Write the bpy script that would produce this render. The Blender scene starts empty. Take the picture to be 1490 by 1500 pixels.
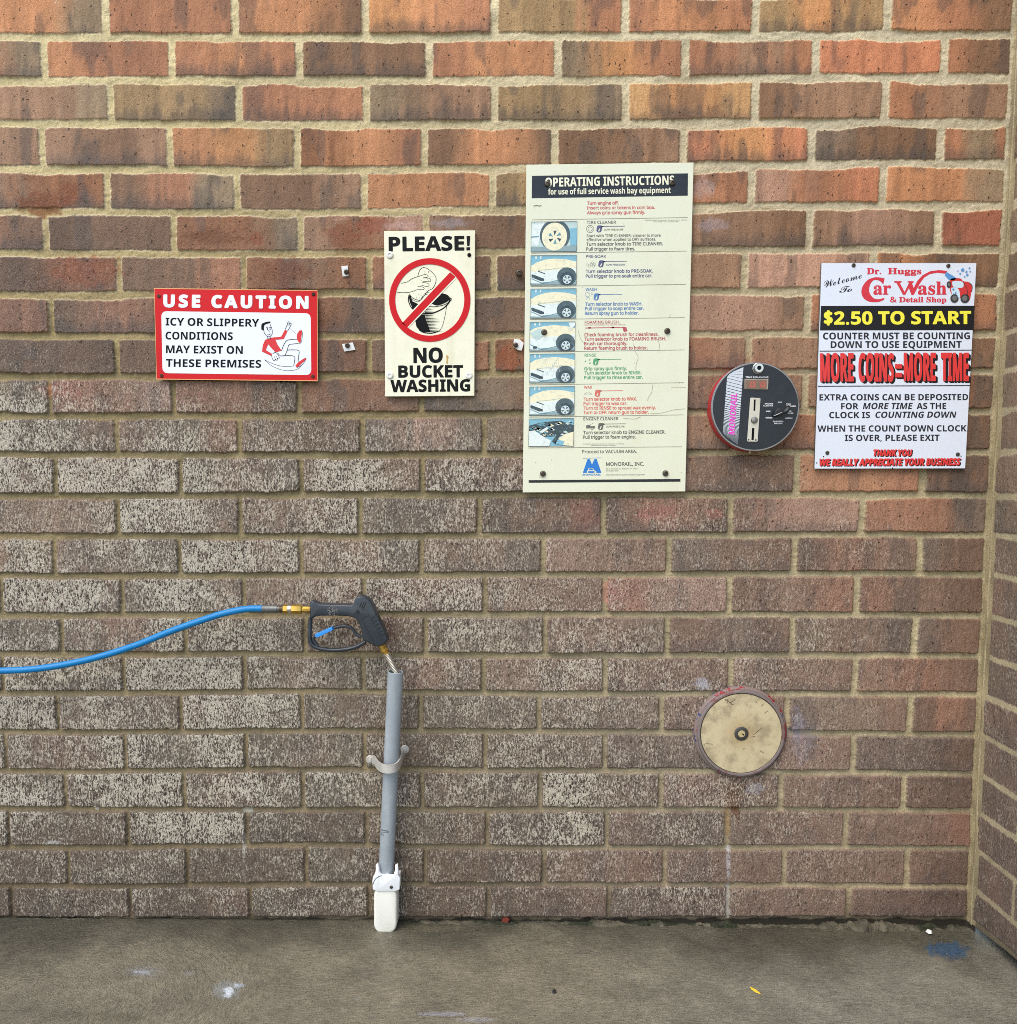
import bpy, bmesh, math, random
import numpy as np
from mathutils import Vector, Matrix
from mathutils.geometry import tessellate_polygon

# ------------------------------------------------------------------ camera
SC = bpy.context.scene
COL = SC.collection
K = 1.5                      # bricks are the large 305 mm kind
PITCH, YAW, ROLL = 0.0880, 0.0082, 0.0073
CX, CZ, DIST = 0.7581*K, 0.7314*K, 1.5431*K
FPX, CYPX = 1377.0, 831.0
ROWH = 0.2032*K*0.3225
def rotm(a, b, c):
    ca, sa, cb, sb, cc, sc = math.cos(a), math.sin(a), math.cos(b), math.sin(b), math.cos(c), math.sin(c)
    return (np.array([[cc,-sc,0],[sc,cc,0],[0,0,1]]) @ np.array([[1,0,0],[0,ca,-sa],[0,sa,ca]])
            @ np.array([[cb,0,sb],[0,1,0],[-sb,0,cb]]))
RM = rotm(PITCH, YAW, ROLL)
def ray(px, py):
    d = RM.T @ np.array([(px-745)/FPX, (py-CYPX)/FPX, 1.0])
    return np.array([d[0], d[2], -d[1]])
CAMP = np.array([CX, -DIST, -CZ])
_d = ray(565, 1351); FLOORZ = (CAMP + _d*(DIST/_d[1]))[2]
CAMP = CAMP - np.array([0, 0, FLOORZ])          # floor is z = 0
def W(px, py, y=0.0):
    """point of the place on the plane y seen at photo pixel px,py"""
    d = ray(px, py); p = CAMP + d*((y-CAMP[1])/d[1])
    return (float(p[0]), float(y), float(p[2]))
def FL(px, py, z=0.0):
    d = ray(px, py); p = CAMP + d*((z-CAMP[2])/d[2])
    return (float(p[0]), float(p[1]), float(z))
def toPX(X, Y, Z):
    q = np.stack([X-CAMP[0], -(Z-CAMP[2]), Y-CAMP[1]], -1) @ RM.T
    return 745+FPX*q[..., 0]/q[..., 2], CYPX+FPX*q[..., 1]/q[..., 2]
cam = bpy.data.cameras.new('camera'); camo = bpy.data.objects.new('camera', cam); COL.objects.link(camo)
cam.sensor_fit = 'VERTICAL'; cam.sensor_height = 24; cam.lens = FPX/1500*24
cam.shift_y = (CYPX-750)/1500; cam.clip_start = 0.05; cam.clip_end = 500
b = RM.T; toW = lambda v: Vector((v[0], v[2], -v[1]))
M = Matrix.Identity(4)
for i, v in enumerate((toW(b[:, 0]), -toW(b[:, 1]), -toW(b[:, 2]))):
    for k in range(3): M[k][i] = v[k]
M.translation = Vector(CAMP)
camo.matrix_world = M
SC.camera = camo

# ------------------------------------------------------------------ light
SUN_EL, SUN_AZ = math.radians(52), math.radians(-148)      # azimuth from +y, clockwise
wd = bpy.data.worlds.new('World'); SC.world = wd; wd.use_nodes = True
nt = wd.node_tree; bg = nt.nodes['Background']
sky = nt.nodes.new('ShaderNodeTexSky'); sky.sky_type = 'NISHITA'; sky.sun_disc = False
sky.sun_elevation = SUN_EL; sky.sun_rotation = SUN_AZ
nt.links.new(sky.outputs[0], bg.inputs[0]); bg.inputs[1].default_value = 0.15
sl = bpy.data.lights.new('sun', 'SUN'); sl.energy = 1.5; sl.angle = math.radians(50); sl.color = (1.0, 0.90, 0.76)
so = bpy.data.objects.new('sun', sl); COL.objects.link(so)
sd = Vector((math.sin(SUN_AZ)*math.cos(SUN_EL), math.cos(SUN_AZ)*math.cos(SUN_EL), math.sin(SUN_EL)))
so.rotation_euler = sd.to_track_quat('Z', 'Y').to_euler(); so.location = sd*8
vs = SC.view_settings; vs.view_transform = 'Standard'; vs.look = 'None'; vs.exposure = 0.82; vs.gamma = 1; vs.use_curve_mapping = False
SC.cycles.use_denoising = False; SC.cycles.denoiser = 'OPENIMAGEDENOISE'; SC.cycles.denoising_input_passes = 'RGB_ALBEDO_NORMAL'
SC.cycles.max_bounces = 6
SC.cycles.filter_width = 0.9

# ------------------------------------------------------------------ helpers
def lin(r, g=None, bb=None):
    c = (r, g, bb) if g is not None else r
    return tuple((x/255/12.92 if x/255 <= 0.04045 else ((x/255+0.055)/1.055)**2.4) for x in c)
rng = np.random.default_rng(7)
random.seed(4)
class VN:
    """smooth value noise on a random lattice (vectorised)"""
    def __init__(s, seed, n=256): s.t = np.random.default_rng(seed).random((n, n)).astype(np.float32); s.n = n
    def __call__(s, x, y):
        x0 = np.floor(x).astype(np.int32); y0 = np.floor(y).astype(np.int32)
        fx = (x-x0).astype(np.float32); fy = (y-y0).astype(np.float32)
        fx = fx*fx*(3-2*fx); fy = fy*fy*(3-2*fy); n = s.n
        a = s.t[x0 % n, y0 % n]; bq = s.t[(x0+1) % n, y0 % n]; c = s.t[x0 % n, (y0+1) % n]; d = s.t[(x0+1) % n, (y0+1) % n]
        return (a*(1-fx)+bq*fx)*(1-fy)+(c*(1-fx)+d*fx)*fy
def fbm(x, y, f, seed, o=3):
    r = 0; a = 0.5; tot = 0
    for k in range(o):
        r = r + a*VN(seed+k*17)(x*f*2**k, y*f*2**k); tot += a; a *= .5
    return r/tot
sstep = lambda a, b_, x: (lambda t: t*t*(3-2*t))(np.clip((x-a)/(b_-a), 0, 1))

def put(o, label=None, cat=None, group=None, kind=None):
    if label: o['label'] = label
    if cat: o['category'] = cat
    if group: o['group'] = group
    if kind: o['kind'] = kind
    return o
def empty(name, loc, label, cat, group=None):
    o = bpy.data.objects.new(name, None); COL.objects.link(o); o.location = loc; o.empty_display_size = .02
    return put(o, label, cat, group)
def origin(o):
    p = Vector((0, 0, 0))
    while o is not None: p += o.location; o = o.parent
    return p
def link(name, me, mats, parent=None):
    o = bpy.data.objects.new(name, me); COL.objects.link(o)
    for m in (mats if isinstance(mats, (list, tuple)) else [mats]): me.materials.append(m)
    if parent is not None:
        o.parent = parent; me.transform(Matrix.Translation(-origin(parent)))
    return o
def obj(name, bm, mats, parent=None, smooth=None, loc=None):
    if loc is not None and parent is None: bmesh.ops.translate(bm, verts=bm.verts, vec=-Vector(loc))
    bmesh.ops.recalc_face_normals(bm, faces=bm.faces)
    me = bpy.data.meshes.new(name); bm.to_mesh(me); bm.free()
    if smooth: me.shade_smooth(); me.set_sharp_from_angle(angle=math.radians(smooth))
    o = link(name, me, mats, parent)
    if loc is not None and parent is None: o.location = loc
    return o
def grid_mesh(name, P, cols=None, floats=None):
    """P: (nz, nx, 3) array -> quad mesh with point attributes"""
    nz, nx = P.shape[:2]; me = bpy.data.meshes.new(name)
    idx = np.arange(nz*nx, dtype=np.int32).reshape(nz, nx)
    q = np.stack([idx[:-1, :-1], idx[:-1, 1:], idx[1:, 1:], idx[1:, :-1]], -1).reshape(-1)
    nf = len(q)//4
    me.vertices.add(nz*nx); me.vertices.foreach_set('co', np.ascontiguousarray(P, dtype=np.float32).reshape(-1))
    me.loops.add(len(q)); me.loops.foreach_set('vertex_index', q)
    me.polygons.add(nf); me.polygons.foreach_set('loop_start', np.arange(0, len(q), 4, dtype=np.int32))
    me.update(calc_edges=True); me.shade_smooth()
    if cols is not None:
        a = me.attributes.new('Col', 'FLOAT_COLOR', 'POINT')
        c = np.ones((nz*nx, 4), np.float32); c[:, :3] = cols.reshape(-1, 3); a.data.foreach_set('color', c.reshape(-1))
    for k, v in (floats or {}).items():
        a = me.attributes.new(k, 'FLOAT', 'POINT'); a.data.foreach_set('value', np.ascontiguousarray(v, dtype=np.float32).reshape(-1))
    return me

# ------------------------------------------------------------------ materials
class MB:
    def __init__(s, name):
        s.m = bpy.data.materials.new(name); s.m.use_nodes = True; s.nt = s.m.node_tree; s.b = s.nt.nodes['Principled BSDF']
    def n(s, t, **kw):
        x = s.nt.nodes.new('ShaderNode'+t)
        for k, v in kw.items():
            if k.startswith('i_'):
                key = k[2:]; x.inputs[int(key) if key.isdigit() else key.replace('_', ' ')].default_value = v
            else: setattr(x, k, v)
        return x
    def l(s, a, b_): s.nt.links.new(a, b_)
    def math(s, op, a, b_=None, c=None, clamp=False):
        x = s.n('Math', operation=op, use_clamp=clamp)
        for i, v in enumerate((a, b_, c)):
            if v is None: continue
            if isinstance(v, (int, float)): x.inputs[i].default_value = v
            else: s.l(v, x.inputs[i])
        return x.outputs[0]
    def mix(s, fac, a, b_, mode='MIX'):
        x = s.n('Mix', data_type='RGBA', blend_type=mode)
        for i, v in ((0, fac), (6, a), (7, b_)):
            if isinstance(v, (int, float)): x.inputs[i].default_value = v
            elif isinstance(v, tuple): x.inputs[i].default_value = (*v, 1)
            else: s.l(v, x.inputs[i])
        return x.outputs[2]
    def ramp(s, v, a, b_):
        x = s.n('MapRange', interpolation_type='SMOOTHSTEP'); x.inputs[1].default_value = a; x.inputs[2].default_value = b_
        s.l(v, x.inputs[0]); return x.outputs[0]
    def coords(s, scale=(1, 1, 1), rot=(0, 0, 0)):
        t = s.n('TexCoord'); mp = s.n('Mapping'); mp.inputs['Scale'].default_value = scale; mp.inputs['Rotation'].default_value = rot
        s.l(t.outputs['Object'], mp.inputs[0]); return mp.outputs[0]
    def noise(s, vec, scale, detail=3, rough=.55, dist=0):
        x = s.n('TexNoise'); x.inputs['Scale'].default_value = scale; x.inputs['Detail'].default_value = detail
        x.inputs['Roughness'].default_value = rough; x.inputs['Distortion'].default_value = dist
        s.l(vec, x.inputs['Vector']); return x.outputs[0]
    def bump(s, h, strength, dist, prev=None):
        x = s.n('Bump'); x.inputs['Strength'].default_value = strength; x.inputs['Distance'].default_value = dist
        s.l(h, x.inputs['Height'])
        if prev is not None: s.l(prev, x.inputs['Normal'])
        return x.outputs[0]
_mats = {}
def paint(name, rgb, rough=.4, metal=0.0, dirt=.12, dscale=14, streak=.0, dcol=(70, 60, 40), bumpy=0.0, bscale=300, spec=.5):
    """weathered paint / plastic / metal with procedural dirt"""
    if name in _mats: return _mats[name]
    s = MB(name); c = lin(rgb)
    v = s.coords(); n1 = s.noise(v, dscale, 5, .65); n2 = s.noise(s.coords((1, 1, .08)), dscale*4, 4, .6); n3 = s.noise(v, dscale*14, 2)
    f = s.math('MULTIPLY', s.ramp(n1, .48, .8), dirt*1.6)
    col = s.mix(f, c, lin(dcol))
    if streak: col = s.mix(s.math('MULTIPLY', s.ramp(n2, .55, .75), streak), col, lin(dcol))
    col = s.mix(s.math('MULTIPLY', s.ramp(n3, .6, .8), dirt*.5), col, lin(dcol))
    s.l(col, s.b.inputs['Base Color'])
    s.l(s.math('ADD', s.math('MULTIPLY', n1, .25), rough-.12), s.b.inputs['Roughness'])
    s.b.inputs['Metallic'].default_value = metal; s.b.inputs['Specular IOR Level'].default_value = spec
    if bumpy: s.l(s.bump(s.noise(v, bscale, 3), bumpy, .002), s.b.inputs['Normal'])
    _mats[name] = s.m
    return s.m

# ------------------------------------------------------------------ bmesh shapes
def bm_new(): return bmesh.new()
def add_box(bm, lo, hi, bev=0.0, seg=2):
    r = bmesh.ops.create_cube(bm, size=1.0); vs_ = r['verts']
    for v in vs_: v.co = Vector([lo[i]+(v.co[i]+.5)*(hi[i]-lo[i]) for i in range(3)])
    if bev: bmesh.ops.bevel(bm, geom=list({e for v in vs_ for e in v.link_edges}), offset=bev, segments=seg, affect='EDGES', profile=.5)
def frame_of(d):
    d = Vector(d).normalized(); u = d.orthogonal().normalized(); return d, u, d.cross(u)
def add_lathe(bm, p, d, prof, seg=40, hexa=None):
    """prof: [(t along d, radius)] capped where the radius is 0"""
    d, u, w = frame_of(d); p = Vector(p); rings = []
    n = hexa or seg
    for t, r in prof:
        if r <= 0: rings.append([bm.verts.new(p+d*t)])
        else: rings.append([bm.verts.new(p+d*t+(u*math.cos(a)+w*math.sin(a))*r) for a in [2*math.pi*(i+.5)/n for i in range(n)]])
    for A, B in zip(rings, rings[1:]):
        for i in range(n):
            j = (i+1) % n
            if len(A) == 1 and len(B) == 1: continue
            if len(A) == 1: bm.faces.new((A[0], B[i], B[j]))
            elif len(B) == 1: bm.faces.new((A[i], B[0], A[j]))
            else: bm.faces.new((A[i], B[i], B[j], A[j]))
def smooth_path(pts, n=8):
    P = [Vector(p) for p in pts]; out = []
    for i in range(len(P)-1):
        a, b_, c, d = P[max(i-1, 0)], P[i], P[i+1], P[min(i+2, len(P)-1)]
        for k in range(n):
            t = k/n; out.append(.5*((2*b_)+(c-a)*t+(2*a-5*b_+4*c-d)*t*t+(3*b_-a-3*c+d)*t**3))
    return out+[P[-1]]
def add_tube(bm, pts, r, seg=14, caps=True, flat=1.0, nrm=None):
    """swept tube; nrm fixes the frame and flat scales its other axis"""
    P = [Vector(p) for p in pts]; rings = []; u = None
    for i, p in enumerate(P):
        d = (P[min(i+1, len(P)-1)]-P[max(i-1, 0)]).normalized()
        if nrm is not None: u = Vector(nrm)
        elif u is None: u = d.orthogonal().normalized()
        u = (u-d*u.dot(d)).normalized(); w = d.cross(u)
        rr = r[i] if isinstance(r, (list, tuple)) else r
        rings.append([bm.verts.new(p+(u*math.cos(2*math.pi*k/seg)*flat+w*math.sin(2*math.pi*k/seg))*rr) for k in range(seg)])
    for A, B in zip(rings, rings[1:]):
        for i in range(seg): bm.faces.new((A[i], B[i], B[(i+1) % seg], A[(i+1) % seg]))
    if caps: bm.faces.new(rings[0]); bm.faces.new(rings[-1][::-1])
def add_prism(bm, front, back, bev=0.0, seg=2):
    """front/back: matching loops of points"""
    A = [bm.verts.new(p) for p in front]; B = [bm.verts.new(p) for p in back]; n = len(A)
    fa = bm.faces.new(A); fb = bm.faces.new(B[::-1]); fs = [fa, fb]
    for i in range(n): fs.append(bm.faces.new((A[i], B[i], B[(i+1) % n], A[(i+1) % n])))
    bmesh.ops.recalc_face_normals(bm, faces=fs)
    if bev:
        ed = [e for e in fa.edges]
        bmesh.ops.bevel(bm, geom=ed, offset=bev, segments=seg, affect='EDGES', profile=.5, clamp_overlap=True)

# flat print on a sign, drawn in the coordinates of a local drawing sheet
class Sheet:
    def __init__(s, ox, oy, sc, y): s.ox, s.oy, s.sc, s.y = ox, oy, sc, y
    def w(s, x, y, k=0): return W(s.ox+x/s.sc, s.oy+y/s.sc, s.y-0.0003*k)
    def px(s, x, y): return s.ox+x/s.sc, s.oy+y/s.sc
class Ink:
    """collects flat shapes; each with a material slot and a layer"""
    def __init__(s, sheet): s.s = sheet; s.v = []; s.f = []; s.mi = []; s.mats = []
    def slot(s, m):
        if m not in s.mats: s.mats.append(m)
        return s.mats.index(m)
    def tri(s, P, T, m, k):
        o = len(s.v); s.v += [s.s.w(x, y, k) for x, y in P]; i = s.slot(m)
        for t in T: s.f.append(tuple(o+j for j in t)); s.mi.append(i)
    def poly(s, pts, m, k=1):
        T = tessellate_polygon([[Vector((x, y, 0)) for x, y in pts]]); s.tri(pts, T, m, k); return s
    def line(s, pts, w, m, k=1, closed=False):
        P = list(pts)+([pts[0]] if closed else [])
        V = []
        for i, (x, y) in enumerate(P):
            a = P[max(i-1, 0)]; b_ = P[min(i+1, len(P)-1)]
            if closed and i in (0, len(P)-1): a, b_ = P[-2], P[1]
            dx, dy = b_[0]-a[0], b_[1]-a[1]; L = math.hypot(dx, dy) or 1
            ww = w[i] if isinstance(w, (list, tuple)) else w
            V += [(x-dy/L*ww/2, y+dx/L*ww/2), (x+dy/L*ww/2, y-dx/L*ww/2)]
        T = []
        for i in range(len(P)-1): T += [(2*i, 2*i+1, 2*i+3), (2*i, 2*i+3, 2*i+2)]
        s.tri(V, T, m, k); return s
    def curve(s, pts, w, m, k=1, n=6, closed=False):
        q = [(p.x, p.y) for p in smooth_path([(x, y, 0) for x, y in (list(pts)+[pts[0]] if closed else pts)], n)]
        return s.line(q, w, m, k)
    def blob(s, pts, m, k=1, n=6):
        q = [(p.x, p.y) for p in smooth_path([(x, y, 0) for x, y in list(pts)+[pts[0]]], n)][:-1]
        return s.poly(q, m, k)
    def ell(s, cx, cy, rx, ry, m, k=1, n=40, rot=0):
        c, sn = math.cos(rot), math.sin(rot)
        return s.poly([(cx+rx*math.cos(a)*c-ry*math.sin(a)*sn, cy+rx*math.cos(a)*sn+ry*math.sin(a)*c) for a in [2*math.pi*i/n for i in range(n)]], m, k)
    def ring(s, cx, cy, rx, ry, w, m, k=1, n=72):
        V = []; T = []
        for i in range(n):
            a = 2*math.pi*i/n; V += [(cx+rx*math.cos(a), cy+ry*math.sin(a)), (cx+(rx-w)*math.cos(a), cy+(ry-w)*math.sin(a))]
        for i in range(n):
            j = (i+1) % n; T += [(2*i, 2*i+1, 2*j+1), (2*i, 2*j+1, 2*j)]
        s.tri(V, T, m, k); return s
    def text(s, t, x0, y0, x1, cap, m, k=1, y1=None, bold=0.0, font='sans', shear=0.0, slope=None, space=1.0):
        """left end of the baseline x0,y0, right end x1,y1, capital height cap; bold thickens by that share of cap"""
        if slope is not None: y1 = y0+(x1-x0)*slope
        if y1 is None: y1 = y0
        V, T, capu = glyphs(t, font, space)
        r = bold*cap; xs = [v[0] for v in V]; a, bq = min(xs), max(xs); L = math.hypot(x1-x0, y1-y0); ux, uy = (x1-x0)/L, (y1-y0)/L
        wd_ = L-2*r-abs(shear)*cap; sx = wd_/(bq-a); sy = (cap-2*r)/capu
        n = 0 if r <= 0 else (4 if cap < 30 else 8)
        for j in range(n+1):
            ox, oy = (0, 0) if j == 0 else (r*math.cos(2*math.pi*j/n+.785), r*math.sin(2*math.pi*j/n+.785)); P = []
            for x, y in V:
                u = r+(x-a)*sx+shear*y*sy+ox; v = -r-y*sy+oy
                P.append((x0+ux*u-uy*v, y0+uy*u+ux*v))
            s.tri(P, T, m, k+j*.03)
        return s
    def build(s, name, parent, label=None):
        me = bpy.data.meshes.new(name); me.from_pydata(s.v, [], s.f); me.polygons.foreach_set('material_index', s.mi); me.update()
        bm = bmesh.new(); bm.from_mesh(me)
        for f in bm.faces:
            if f.normal.y > 0: f.normal_flip()
        bm.to_mesh(me); bm.free()
        o = link(name, me, s.mats, parent)
        if label: o['label'] = label
        return o
_gl = {}; _font = {}
def get_font(kind):
    if kind in _font: return _font[kind]
    f = None
    try:
        d = bpy.utils.system_resource('DATAFILES', path='fonts')
        f = bpy.data.fonts.load(d+'/'+{'sans': 'Inter.woff2', 'math': 'NotoSansMath-Regular.woff2'}[kind])
    except Exception: f = None
    _font[kind] = f
    return f
ALPH = dict(sansb=(0x1D5D4, 0x1D5EE, 0x1D7EC), serif=(0x1D400, 0x1D41A, 0x1D7CE), script=(0x1D4D0, 0x1D4EA, None))
def mathtext(t, kind):
    if kind not in ALPH: return t
    A, a, d = ALPH[kind]; out = ''
    for c in t:
        if 'A' <= c <= 'Z': out += chr(A+ord(c)-65)
        elif 'a' <= c <= 'z': out += chr(a+ord(c)-97)
        elif c.isdigit() and d: out += chr(d+ord(c)-48)
        else: out += c
    return out
def glyphs(t, font, space=1.0):
    key = (t, font, space)
    if key in _gl: return _gl[key]
    def mesh_of(body):
        cu = bpy.data.curves.new('glyphs', 'FONT'); cu.body = body; cu.size = 1; cu.resolution_u = 3
        f = get_font('math')
        if f is not None: cu.font = f
        cu.fill_mode = 'FRONT'; cu.space_character = space
        o = bpy.data.objects.new('glyphs', cu); COL.objects.link(o)
        dg = bpy.context.evaluated_depsgraph_get(); ev = o.evaluated_get(dg); me = ev.to_mesh()
        me.calc_loop_triangles()
        V = [(v.co.x, v.co.y) for v in me.vertices]; T = [tuple(q.vertices) for q in me.loop_triangles]
        ev.to_mesh_clear(); bpy.data.objects.remove(o); bpy.data.curves.remove(cu)
        return V, T
    V, T = mesh_of(mathtext(t, font)); H, _ = mesh_of(mathtext('H', 'sans' if font == 'script' else font))
    _gl[key] = (V, T, max(v[1] for v in H) or .7)
    return _gl[key]

# ------------------------------------------------------------------ the brickwork
BR = 0.3048
J0 = {0:[154,343.6,535,725,916,1107,1301],1:[63.7,251.7,438,628,817.5,1004,1195.5,1384],2:[161,350,537,724,916,1106,1297.5],
3:[61.7,248,435,621.7,813,1001.7,1189,1378],4:[157,347,533.6,722,910,1101,1293],5:[66,254,440,624,810,997,1186,1374],
6:[173.7,357,541,723.6,908,1091,1279],7:[74,258,445,632,818,1000,1183,1370],8:[171,356,541,721,908,1097,1282],9:[72.5,254,438,618,802,990,1180,1366],
10:[170,350,530.5,709,890,1075,1263],11:[80.5,263,441,619,797,985,1168,1353],12:[172,351,527,702,884.6,1071,1263.5],13:[79,262,440,617,796,980,1164,1348],
14:[1,178,357,533,710,886,1069,1256],15:[88.6,270.6,446.7,623,798.6,978,1161.6,1341.5],16:[2.5,180.7,357.4,532,708,887,1071,1253],
17:[84,264,441.7,616,790,970,1154,1334],18:[7.5,183,360,534,710,886,1068,1251],19:[95,269,443.5,618,791.5,968.5,1145,1325],
20:[12,187,361,537,713.5,889.7,1066,1239.6],21:[99.4,274,448.5,623,796.6,974,1149.7,1329],22:[16,190,366,541,715,892,1067,1243]}
RY = [20,86,150,215,280,341,400,462,522,580,637,696,755,815,873,930,988,1045,1102,1158,1214,1270,1325]
# horizontal joints: photo rows at x = 75, 450, 825, 1291
BED = [[-9,-9,-9,-11],[54,55,54,51],[118,117,118,113],[181,182.5,182.5,179],[247.5,250,246,239],[310,312,306,301],[371,372.5,368,365],
[433,430,429,425],[492.5,493,491,488],[552,551,547,544],[609.5,609,606,602],[666.5,667,665,662],[727,725,725,725],[785.5,786.5,785,783],
[844,843,842,840.6],[902,900.5,900,901],[959,959,961,960],[1017,1013,1017,1017],[1073.5,1071,1072,1075],[1131,1127.5,1129,1132.5],
[1186,1186.7,1187,1187],[1242.5,1238,1243,1242],[1299,1296,1296,1298.7],[1347,1346.5,1347,1346]]
BEDX = [75, 450, 825, 1291]
CODE = """oog rrr ood Oor ttr ror tOt ord
org orr ror ddd roo gOr rpr sss rdd
ppg ttg rrr gpp ttg yOy dpp rpp
ppp pdp oOt Ror dod ddp sOs bdd rgr
pRR drg ddp ooo tto prr nrs oog
prd kdd RRg pRn pdd prd ppd pnp mmm
dRR ddr RdR rpd ddd ppp nnn odd
drr drd drd Rdd ddd drd nnp rpd rrr
ddk ddd ddR drr RRd orp ppp drd
ttg srn rrd RRd bgd ddd pdp pdd rrd
ggp pgr pdd bnb gdd rdp prp pdd
dpd ppp gpb ddp ppp pdd ddd oor ddd
ppp ppp ppd gbp kdm drd rnn rrb
oot ppb ppp prb ppb npp bdd drp bdd
ppp ppp ggp ppr drn ppp snn dpr rpd
ggg prg ggb dRd bgb ppg dbd gpb bdd
ddd dgg ggp gpg drp ppp ppp npp prd
pgg ppd rpg gdd ggg ggg ppp bgp drd
ggg prp bgg gpg ddg ggg bgb pnp bbk
pdg pdg drg bgd pgg bgg npp ppd dkk
ddd ddd bdb gdd dgd bbb pgb gpp ppr
ddd ddd ddp gdd ddd ppr ppp ppp pdk
ddd ddd ddr gdd ddd ddp gpd ppp pdk""".split('\n')
PAL = dict(o=(204,128,78), O=(214,138,74), y=(206,150,90), s=(206,116,76), r=(172,104,70), p=(150,110,86), n=(186,136,116), d=(112,80,60),
           k=(70,56,44), g=(128,112,90), b=(102,96,88), t=(160,128,84), R=(142,78,36), m=(152,70,52))
def desat(c, f): g = .35*c[0]+.45*c[1]+.2*c[2]; return c*f+g*(1-f)
PALMEAN = np.array(lin(186, 130, 90))
PAL = {k: desat(np.array(lin(v)), .86)*.76+PALMEAN*.26 for k, v in PAL.items()}
PAL = {k: v*np.array((.99, 1.07, 1.0)) for k, v in PAL.items()}
def table(px, py, xs, ys, vals):
    """bilinear table over photo pixels, used for tones, film, wetness and joint widths that vary over the wall"""
    v = np.array(vals, float); xs = np.array(xs, float); ys = np.array(ys, float)
    px = np.clip(px, xs[0], xs[-1]); py = np.clip(py, ys[0], ys[-1])
    i = np.clip(np.searchsorted(xs, px, 'right')-1, 0, len(xs)-2); j = np.clip(np.searchsorted(ys, py, 'right')-1, 0, len(ys)-2)
    fx = (px-xs[i])/(xs[i+1]-xs[i]); fy = (py-ys[j])/(ys[j+1]-ys[j])
    if v.ndim == 3: fx = fx[..., None]; fy = fy[..., None]
    return (v[j, i]*(1-fx)+v[j, i+1]*fx)*(1-fy)+(v[j+1, i]*(1-fx)+v[j+1, i+1]*fx)*fy
CORX = float(np.mean([W(1482, 250)[0], W(1461, 600)[0], W(1441, 1000)[0], W(1429, 1280)[0]]))
# row geometry in metres
bedx = np.array([W(x, 700)[0] for x in BEDX]); bedz = np.array([[W(x, y)[2] for x, y in zip(BEDX, r)] for r in BED])
step = (bedz[0].mean()-bedz[8].mean())/8
up = [bedz[0]+step*(i+1) for i in range(24)][::-1]
bedz = np.array(up+list(bedz)); NUP = 24
joints = []; codes = []
for r in range(-NUP, 23):
    if r >= 0:
        xs = [W(x, RY[r])[0] for x in J0[r]]; cs = CODE[r].split()
    else:
        rr = r % 2; xs = [W(x, RY[rr])[0]+random.uniform(-.008, .008) for x in J0[rr]]
        cs = [random.choice(['oor', 'rrr', 'dpp', 'ppr', 'tOt', 'ddr', 'rpd', 'oOo', 'gpr']) for _ in range(9)]
    n0 = xs[0]
    extra = [n0-BR*(k+1) for k in range(9)][::-1]
    joints.append(extra+xs); codes.append([random.choice(['ppd', 'rrd', 'ggp', 'ddp']) for _ in range(9)]+cs[:len(xs)+1]+['ppd'])

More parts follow.
